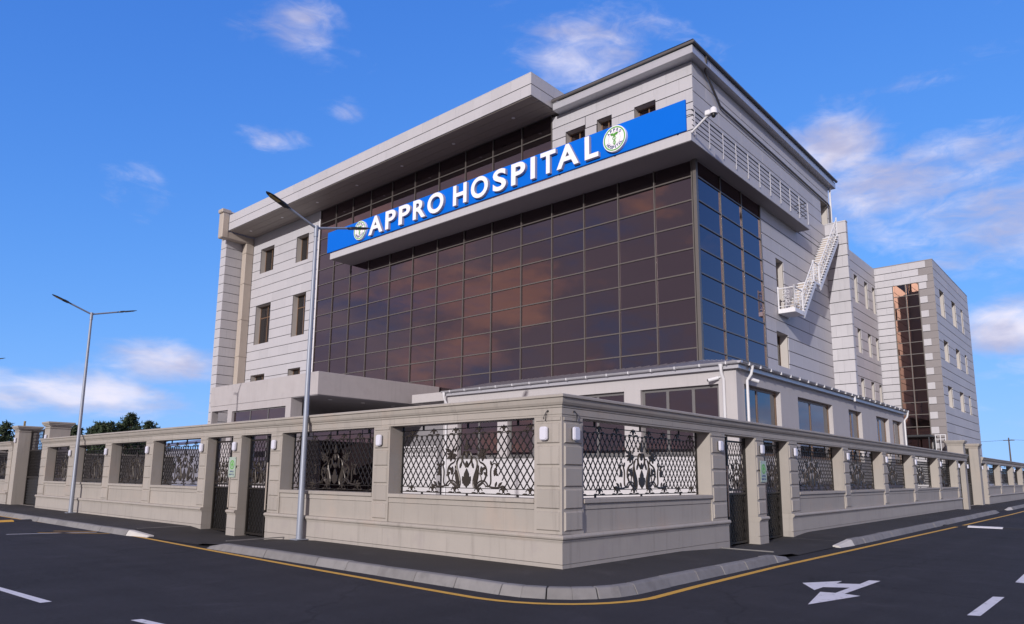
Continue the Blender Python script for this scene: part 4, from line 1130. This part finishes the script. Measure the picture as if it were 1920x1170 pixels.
vehicle_gate(FXW, 29.95, 33.85, .55, 'tall dark vehicle gate between stone piers on the left-hand street')
# right run -----------------------------------------------------------------------------------------
WR = thing('boundary_wall', 'long beige stone boundary wall with ironwork bays along the right-hand street', 'wall', (.65, 0, 0))
PR = [(5.97, 6.79), (8.67, 9.26), (11.11, 11.86), (16.30, 16.95), (21.40, 22.10), (26.45, 27.15), (31.95, 32.60), (36.95, 37.60)]
for i, (a, b) in enumerate(PR): pillar(WR, FYW, a, b, plinth=True)
plinth(WR, FYW, 0, 6.79, k0=1.0); plinth(WR, FYW, 8.67, 9.26); plinth(WR, FYW, 11.11, 37.6)
lintel(WR, FYW, [0, 3.2, 6.4, 8.95, 11.5, 16.6, 21.75, 26.8, 32.3, 37.3, 40.3], k0=1.0)
for a, b, dt in ((.645, 5.97, 1), (11.86, 16.30, 1), (16.95, 21.40, 1), (22.10, 26.45, 0), (27.15, 31.95, 0), (32.60, 36.95, 0)):
    low_wall(WR, FYW, a+(.02 if a < 1 else 0), b); grille(WR, FYW, a+(.02 if a < 1 else 0), b, bool(dt))
gate(FYW, 6.79, 8.67, 'dark iron gate nearest the wall corner in the right-hand wall')
gate(FYW, 9.26, 11.11, 'dark iron gate right of the green wall plaque in the right-hand wall')
gate(FYW, 37.6, 39.68, 'narrow dark iron gate just before the tall piers on the right-hand street', handle=False)
capital(WR, 39.7, 40.35, .02, .85, 3.95)
vehicle_gate(FYW, 40.4, 44.85, .55, 'tall dark vehicle gate between stone piers on the right-hand street')
W4 = thing('boundary_wall', 'far stretch of beige stone wall beyond the vehicle gate on the right-hand street', 'wall', (44.9, 0, 0))
capital(W4, 44.9, 45.7, .02, .85, 3.95)
gate(FYW, 45.7, 47.25, 'narrow dark iron gate just beyond the tall piers on the right-hand street', handle=False)
PR2 = [(47.25, 48.0), (53.4, 54.1), (60.6, 61.3), (66.5, 67.2), (72.5, 73.2)]
for a, b in PR2: pillar(W4, FYW, a, b)
plinth(W4, FYW, 47.25, 100); lintel(W4, FYW, [45.8, 50.6, 53.8, 61, 66.8, 72.8, 100])
for i in range(4): a, b = PR2[i][1], PR2[i+1][0]; low_wall(W4, FYW, a, b); grille(W4, FYW, a, b, False)
mb = MB(); mb.box(73.2, 100, 0, .4, .585, 2.7); part('parapet_stone', mb, M_FENCE, W4)

CW = thing('courtyard_wall', 'plain dark courtyard wall seen through the far left-hand grilles', 'wall', (2, 46, 0))
mb = MB(); mb.box(1.2, 12.9, 46, 46.25, -.1, 2.75); part('wall_body', mb, mat('dark_render', (.10, .092, .085), .8, .2, .8), CW)
mb = MB(); mb.box(1.15, 12.95, 45.95, 46.3, 2.75, 2.85); part('coping', mb, M_FENCE, CW)

# ------------------------------------------------------------------ wall lights
def wall_light(ax):
    F = Face(ax, 0); 
    t = thing('wall_light', '', 'wall light', (0, 0, 0), 'white wall lights on the stone pillars')
    b = MB(); F.box(b, -.075, .075, -.03, .0, -.10, .10); part('back_plate', b, M_DARKMET, t, org=Vector((0, 0, 0)))
    m = MB(); r_, w_, h_ = .042, .088, .125
    poly = []
    for cx, cy, s in ((w_-r_, h_-r_, 0), (-w_+r_, h_-r_, 90), (-w_+r_, -h_+r_, 180), (w_-r_, -h_+r_, 270)):
        for k in range(5): a = R(s+k*22.5); poly.append((cx+r_*math.cos(a), cy+r_*math.sin(a)))
    m.prism(poly, lambda u, v, d: F.P(u, d, v), -.03, -.075); inner = [(x*.86, y*.9) for x, y in poly]; m.prism(inner, lambda u, v, d: F.P(u, d, v), -.0745, -.09)
    part('cover', m, M_LIGHT, t, org=Vector((0, 0, 0)), bevel=.004)
    return t
LX = wall_light('X'); LY = wall_light('Y')
lab = ['white wall light on the left face of the corner pillar', 'white wall light on the pillar between the two large left-hand grilles', 'white wall light on the pillar right of the left-hand gates, behind the lamp post',
       'white wall light above the green plaque between the left-hand gates', 'white wall light on the pillar left of the left-hand gates', 'white wall light on the first pillar left of the left-hand gate pillar',
       'white wall light on the second pillar left of the left-hand gates', 'white wall light on the pillar beside the farther lamp post', None]
for i, (a, b) in enumerate(PL):
    if lab[i] is None: continue
    loc = (-.03, (a+b)/2+(.03 if i == 0 else .0), 2.39)
    if i == 0: LX.location = loc; LX['label'] = lab[0]
    else: dup(LX, loc, lab[i])
dup(LX, (.02, 29.5, 3.15), 'white wall light high on the right pier of the left vehicle gate')
dup(LX, (.02, 34.25, 3.15), 'white wall light high on the left pier of the left vehicle gate')
labr = ['white wall light on the pillar before the first right-hand gate', 'white wall light above the green plaque between the right-hand gates', 'white wall light on the pillar right of the right-hand gates',
        'white wall light on the first pillar past the right-hand gates', 'white wall light on the second pillar past the right-hand gates', 'white wall light on the third pillar past the right-hand gates',
        'white wall light on the fourth pillar past the right-hand gates', 'white wall light on the last pillar before the narrow gate']
LY.location = (.33, -.03, 2.39); LY['label'] = 'white wall light on the right face of the corner pillar'
for i, (a, b) in enumerate(PR): dup(LY, ((a+b)/2, -.03, 2.39), labr[i])
for x, l in ((40.0, 'white wall light on the left pier of the right vehicle gate'), (45.3, 'white wall light on the right pier of the right vehicle gate'), (47.6, 'white wall light on the first pillar beyond the right vehicle gate'),
             (53.75, 'white wall light on the second pillar beyond the right vehicle gate'), (60.95, 'white wall light on the third pillar beyond the right vehicle gate')):
    dup(LY, (x, -.03, 2.39), l)

# plaques ------------------------------------------------------------------------------
def plaque(fc, c, label):
    t = thing('wall_plaque', label, 'sign', fc.P(c, -.05, 1.8))
    b = MB(); fc.box(b, c-.2, c+.2, -.052, -.04, 1.50, 2.08); part('acrylic_plate', b, M_PLAQUE, t)
    for sa in (-.17, .17):
        for z in (1.53, 2.05):
            k = MB(); k.tube([fc.P(c+sa, -.065, z), fc.P(c+sa, -.0, z)], .014, 6); part('stud', k, M_GALV, t)
    sg = -1 if fc.ax == 'X' else 1
    fn = lambda u, v, ww: fc.P(c+sg*u, -.053-ww, 1.86+v)
    m = MB(); disc(m, fn, .10, .13, 0, .004, 24); m.prism([(-.07, -.02), (0, .09), (.07, -.02), (.02, -.02), (.02, -.07), (-.02, -.07), (-.02, -.02)], fn, 0, .004); part('green_emblem', m, M_GREEN, t)
    L = MB()
    def word(txt, v, h, wd):
        n = len(txt); u = -wd/2; st = wd/n
        for i, ch in enumerate(txt):
            if ch == ' ': continue
            k = .25 if ch == 'I' else .78
            g = glyph_mb(ch, fn, u+i*st+st*(1-k)/2, u+i*st+st*(1+k)/2, v, v+h, .004, .02); L.add(g.v, g.f)
    word('APPRO', -.22, .05, .24); word('HOSPITAL', -.30, .045, .30)
    part('lettering', L, M_NAVY, t)
plaque(FXW, 11.99, 'green and clear plaque on the pillar between the left-hand gates')
plaque(FYW, 9.06, 'green and clear plaque on the pillar between the right-hand gates')

# loose cables at the corner
for F, c, l in ((FXW, .30, 'loose dark cable stub above the corner light, left face'), (FYW, .34, 'loose dark cable stub above the corner light, right face')):
    mb = MB(); p = lambda a, d, z: F.P(c+a, d, z)
    mb.tube([p(0, .0, 2.80), p(0, -.05, 2.81), p(.02, -.07, 2.77), p(.03, -.06, 2.70), p(.05, -.045, 2.62)], .007, 6); mb.tube([p(0, -.05, 2.80), p(.05, -.06, 2.74), p(.1, -.045, 2.66)], .006, 6)
    mb.tube([p(0, -.0, 2.8), p(0, -.04, 2.805)], .018, 8)
    tag(part('cable', mb, M_CABLE, None), l, 'cable')

# ------------------------------------------------------------------ street lamps
def lamp(loc, label):
    t = thing('street_lamp', label, 'street lamp', (0, 0, 0), 'double-armed street lamps along the left-hand street')
    m = MB(); m.tube([(0, 0, 0), (0, 0, 1.2), (0, 0, 1.22), (0, 0, 8.0)], [.082, .078, .074, .045], 14); part('pole', m, M_GALV, t, smooth=True, org=Vector((0, 0, 0)))
    m = MB(); m.tube([(0, 0, 7.85), (0, 0, 8.16)], .058, 12); part('pole_head', m, M_GALV, t, smooth=True, org=Vector((0, 0, 0)))
    m = MB(); m.box(-.16, .16, -.16, .16, 0, .02)
    part('base_plate', m, M_GALV, t, org=Vector((0, 0, 0)))
    for s, L, rz in ((-1, 1.5, .55), (1, 1.75, .47)):
        m = MB(); k = .56
        m.tube([(s*.03, 0, 8.1), (s*L*k, 0, 8.1+rz*k)], .033, 10); arm = part('arm', m, M_GALV, t, smooth=True, org=Vector((0, 0, 0)))
        ang = math.atan2(rz, L); u = Vector((s*math.cos(ang), 0, math.sin(ang))); n_ = Vector((-s*math.sin(ang), 0, math.cos(ang)))
        o = Vector((s*L*(k-.03), 0, 8.1+rz*(k-.03))); LL = math.hypot(L, rz)*(1-k)+.05
        h = MB()
        rings = [(0, .035, .03), (.12, .05, .04), (.16, .085, .055), (.36, .10, .055), (.40, .12, .035), (.75, .115, .03), (.93, .07, .02), (1.0, .02, .01)]
        vs = []
        for f_, wd, th in rings:
            for cy, cz in ((-1, -.5), (1, -.5), (.7, .6), (-.7, .6)): vs.append(o+u*(LL*f_)+Vector((0, cy*wd, 0))+n_*(cz*th))
        fs = [(i*4+k_, i*4+(k_+1) % 4, i*4+4+(k_+1) % 4, i*4+4+k_) for i in range(len(rings)-1) for k_ in range(4)]+[(0, 1, 2, 3), tuple(range(4*len(rings)-4, 4*len(rings)))]
        h.add(vs, fs); hd = part('luminaire', h, M_DARKMET, arm, bevel=.004)
        le = MB(); a0, a1 = o+u*(LL*.45)-n_*.024, o+u*(LL*.85)-n_*.02
        le.add([a0+Vector((0, -.06, 0)), a0+Vector((0, .06, 0)), a1+Vector((0, .045, 0)), a1+Vector((0, -.045, 0)), a0+Vector((0, -.06, 0))-n_*.01, a0+Vector((0, .06, 0))-n_*.01, a1+Vector((0, .045, 0))-n_*.01, a1+Vector((0, -.045, 0))-n_*.01],
               [(0, 1, 2, 3), (7, 6, 5, 4), (0, 4, 5, 1), (1, 5, 6, 2), (2, 6, 7, 3), (3, 7, 4, 0)])
        part('lens', le, M_GOLD, arm)
    t.location = loc
    return t
lp = lamp((-.2, 8.05, 0), 'tall grey double-armed street lamp right beside the left-hand gates')
dup(lp, (-.3, 24.3, 0), 'grey double-armed street lamp farther along the left-hand wall')
dup(lp, (-.3, 44.5, 0), 'street lamp at the left edge of the picture with only an arm tip in view')

# ------------------------------------------------------------------ cameras
DC = thing('security_camera', 'white dome security camera on a bracket arm at the end of the blue sign', 'camera', (SX+.05, SY, 14.8))
mb = MB(); mb.tube([(SX+.02, SY-.02, 14.72), (SX-.05, SY-.75, 15.15)], .045, 8); part('bracket_arm', mb, M_WMETAL, DC)
mb = MB(); mb.box(SX-.15, SX+.07, SY-.86, SY-.64, 15.12, 15.33); part('junction_box', mb, M_WMETAL, DC, bevel=.03)
mb = MB(); x, y = SX-.12, SY-1.0
mb.tube([(x, y, 15.36), (x, y, 15.3), (x, y, 15.12), (x, y, 15.08)], [.06, .12, .145, .155], 16); part('dome_housing', mb, M_WMETAL, DC, smooth=True)
mb = MB(); mb.tube([(x, y, 15.08), (x, y, 15.02), (x, y, 14.97), (x, y, 14.94)], [.095, .09, .07, .03], 14); part('dome_lens', mb, M_PLATE, DC, smooth=True)
def bullet(loc, dirv, label):
    t = thing('security_camera', label, 'camera', loc)
    o = Vector(loc); d = Vector(dirv).normalized()
    m = MB(); m.tube([o, o+Vector((0, 0, -.03))+d*.12], .03, 8); part('mount', m, M_WMETAL, t)
    m = MB(); m.tube([o+d*.08+Vector((0, 0, -.03)), o+d*.42+Vector((0, 0, -.12))], .065, 10); part('body', m, M_WMETAL, t, smooth=True)
    m = MB(); m.tube([o+d*.42+Vector((0, 0, -.12)), o+d*.435+Vector((0, 0, -.125))], .05, 10); part('lens', m, M_PLATE, t)
bullet((XA-.02, 2.55, 4.98), (-.6, .8, 0), 'white bullet security camera on the front of the annex corner')
bullet((13.05, YA-.02, 5.0), (.75, -.6, 0), 'white bullet security camera on the side wall of the annex corner')

# ------------------------------------------------------------------ far background
def pine(seed, H, label, loc):
    rnd = random.Random(seed)
    t = thing('pine_tree', label, 'tree', loc, 'pine trees beyond the left-hand wall')
    m = MB(); m.tube([(loc[0]+rnd.uniform(-.1, .1)*i, loc[1]+rnd.uniform(-.1, .1)*i, loc[2]+H*.96*i/5) for i in range(6)], [.22, .19, .15, .11, .07, .02], 8)
    part('trunk', m, M_BARK, t)
    cr = MB(); lb = MB()
    lv = int(H*3.2)
    for i in range(lv):
        z = H*(.16+.82*i/lv); rr = (1.0-i/lv)**.75*H*.34*rnd.uniform(.7, 1.15)+.15
        for k in range(rnd.randint(4, 6)):
            a = rnd.uniform(0, 2*math.pi); L = rr*rnd.uniform(.55, 1.1); up = rnd.uniform(.15, .7)
            p0 = Vector((loc[0], loc[1], loc[2]+z)); p1 = p0+Vector((math.cos(a)*L, math.sin(a)*L, L*up))
            lb.tube([p0, p1], [.03, .012], 4)
            n = 8+int(L*11)
            for q in range(n):
                f_ = rnd.uniform(.25, 1.08); c = p0.lerp(p1, f_)+Vector((rnd.gauss(0, .12), rnd.gauss(0, .12), rnd.gauss(.05, .1)))
                for w_ in range(3):
                    d = Vector((rnd.gauss(0, 1), rnd.gauss(0, 1), rnd.gauss(.5, .7))).normalized(); s = d.cross(Vector((rnd.gauss(0, 1), rnd.gauss(0, 1), rnd.gauss(0, 1)))).normalized()*.07
                    ln = rnd.uniform(.22, .42)
                    cr.add([c-s, c+s, c+d*ln], [(0, 1, 2)], rnd.choice((0, 0, 1)))
    part('branch', lb, M_BARK, t); part('crown', cr, [M_NEEDLE, M_NEEDLE2], t)
pine(1, 6.7, 'dark pine tree at the far left edge beyond the wall', (10.6, 82, 0))
pine(2, 6.3, 'small dark pine tree just right of the left vehicle gate pier', (16.5, 82.0, 0))
pine(3, 6.6, 'broad dark pine tree left of the tallest pine', (17.0, 75.5, 0))
pine(4, 7.5, 'tallest dark pine tree above the left-hand wall', (18.2, 69.5, 0))
pine(5, 7.2, 'slim young pine tree right of the tallest pine', (21.6, 73.0, 0))
pine(6, 6.5, 'low pine tree left of the tallest pine, standing behind it', (19.5, 74.5, 0))
pine(7, 6.6, 'low dark pine tree behind the farther lamp post', (16.4, 79.0, 0))
pine(8, 6.7, 'dark pine tree between the lamp post and the tallest pine', (16.9, 73.4, 0))
pine(9, 6.5, 'dark pine tree touching the tallest pine on its left side', (16.0, 68.6, 0))
pine(10, 6.6, 'second dark pine tree at the far left edge, behind the first', (9.2, 86, 0))
mb = MB(); rnd = random.Random(5); vs = []; n = 60
for i in range(n+1):
    a = R(-20+i*(125/n)); d = 900
    h = 12+14*max(0, math.sin(i*.21+.6))+6*math.sin(i*.63)+rnd.uniform(-1, 1)
    vs += [(d*math.cos(a), d*math.sin(a), -2), (1.06*d*math.cos(a), 1.06*d*math.sin(a), max(4, h*(1.0 if a > R(55) else .45)))]
mb.add(vs, [(2*i, 2*i+1, 2*i+3, 2*i+2) for i in range(n)])
vs2 = [(1.4*x, 1.4*y, -2) for x, y, z in vs[::2]]
o = len(mb.v); mb.v += vs2
for i in range(n): mb.f.append((2*i+1, o+i, o+i+1, 2*i+3)); mb.mi.append(0)
struct('hills', mb, M_HILL)
# far low shed roof seen over the wall
SH = thing('distant_shed', 'long low grey-roofed shed far beyond the left-hand wall', 'building', (38, 105, 0))
mb = MB(); mb.box(33, 45, 100, 112, 0, 5.2); part('shed_wall', mb, M_WALL, SH)
mb = MB(); mb.add([(32.5, 99.5, 5.2), (45.5, 99.5, 7.2), (45.5, 112.5, 7.2), (32.5, 112.5, 5.2), (32.5, 99.5, 5.0), (45.5, 99.5, 7.0), (45.5, 112.5, 7.0), (32.5, 112.5, 5.0)], [(0, 1, 2, 3), (7, 6, 5, 4), (0, 4, 5, 1), (1, 5, 6, 2), (2, 6, 7, 3), (3, 7, 4, 0)]); part('shed_roof', mb, M_ROOF, SH)
UP = thing('utility_pole', 'thin dark utility pole with overhead wires beyond the right-hand wall', 'utility pole', (136, 8.4, 0))
mb = MB(); mb.tube([(136, 8.4, -.2), (136, 8.4, 8.7)], [.16, .1], 8); part('pole', mb, M_WOOD, UP)
mb = MB(); mb.box(135.9, 136.1, 7.6, 9.2, 8.2, 8.32); part('crossarm', mb, M_WOOD, UP)
def wire(p, q, sag):
    m = MB(); p, q = Vector(p), Vector(q)
    m.tube([p.lerp(q, i/10)-Vector((0, 0, sag*4*(i/10)*(1-i/10))) for i in range(11)], .03, 4); part('wire', m, M_CABLE, UP)
wire((136, 8.0, 8.35), (100, 30, 7.2), .6); wire((136, 8.0, 8.35), (150, -40, 8.4), 1.0)
# small flat canopy at the foot of the far glass strip
SC = thing('flat_canopy', 'small dark flat canopy on posts at the foot of the far glass strip', 'canopy', (40, 2.5, 0))
mb = MB(); mb.box(39.2, XB-.05, 1.6, 3.8, 4.22, 4.32); part('canopy_plate', mb, M_DARKMET, SC)
for x, y in ((39.3, 1.7), (40.8, 1.7), (39.3, 2.9)):
    mb = MB(); mb.tube([(x, y, 0), (x, y, 4.22)], .045, 6); part('post', mb, M_DARKMET, SC)
WU = thing('handrail', 'short white handrail low in front of the far grey quoins', 'railing', (40.6, 1.3, 0))
for z in (4.1, 4.36):
    mb = MB(); mb.tube([(40.6, 1.02, z), (40.6, 1.62, z)], .03, 6); part('rail', mb, M_WMETAL, WU)
for y in (1.05, 1.32, 1.59):
    mb = MB(); mb.tube([(40.6, y, 0), (40.6, y, 4.36)], .025, 6); part('post', mb, M_WMETAL, WU)
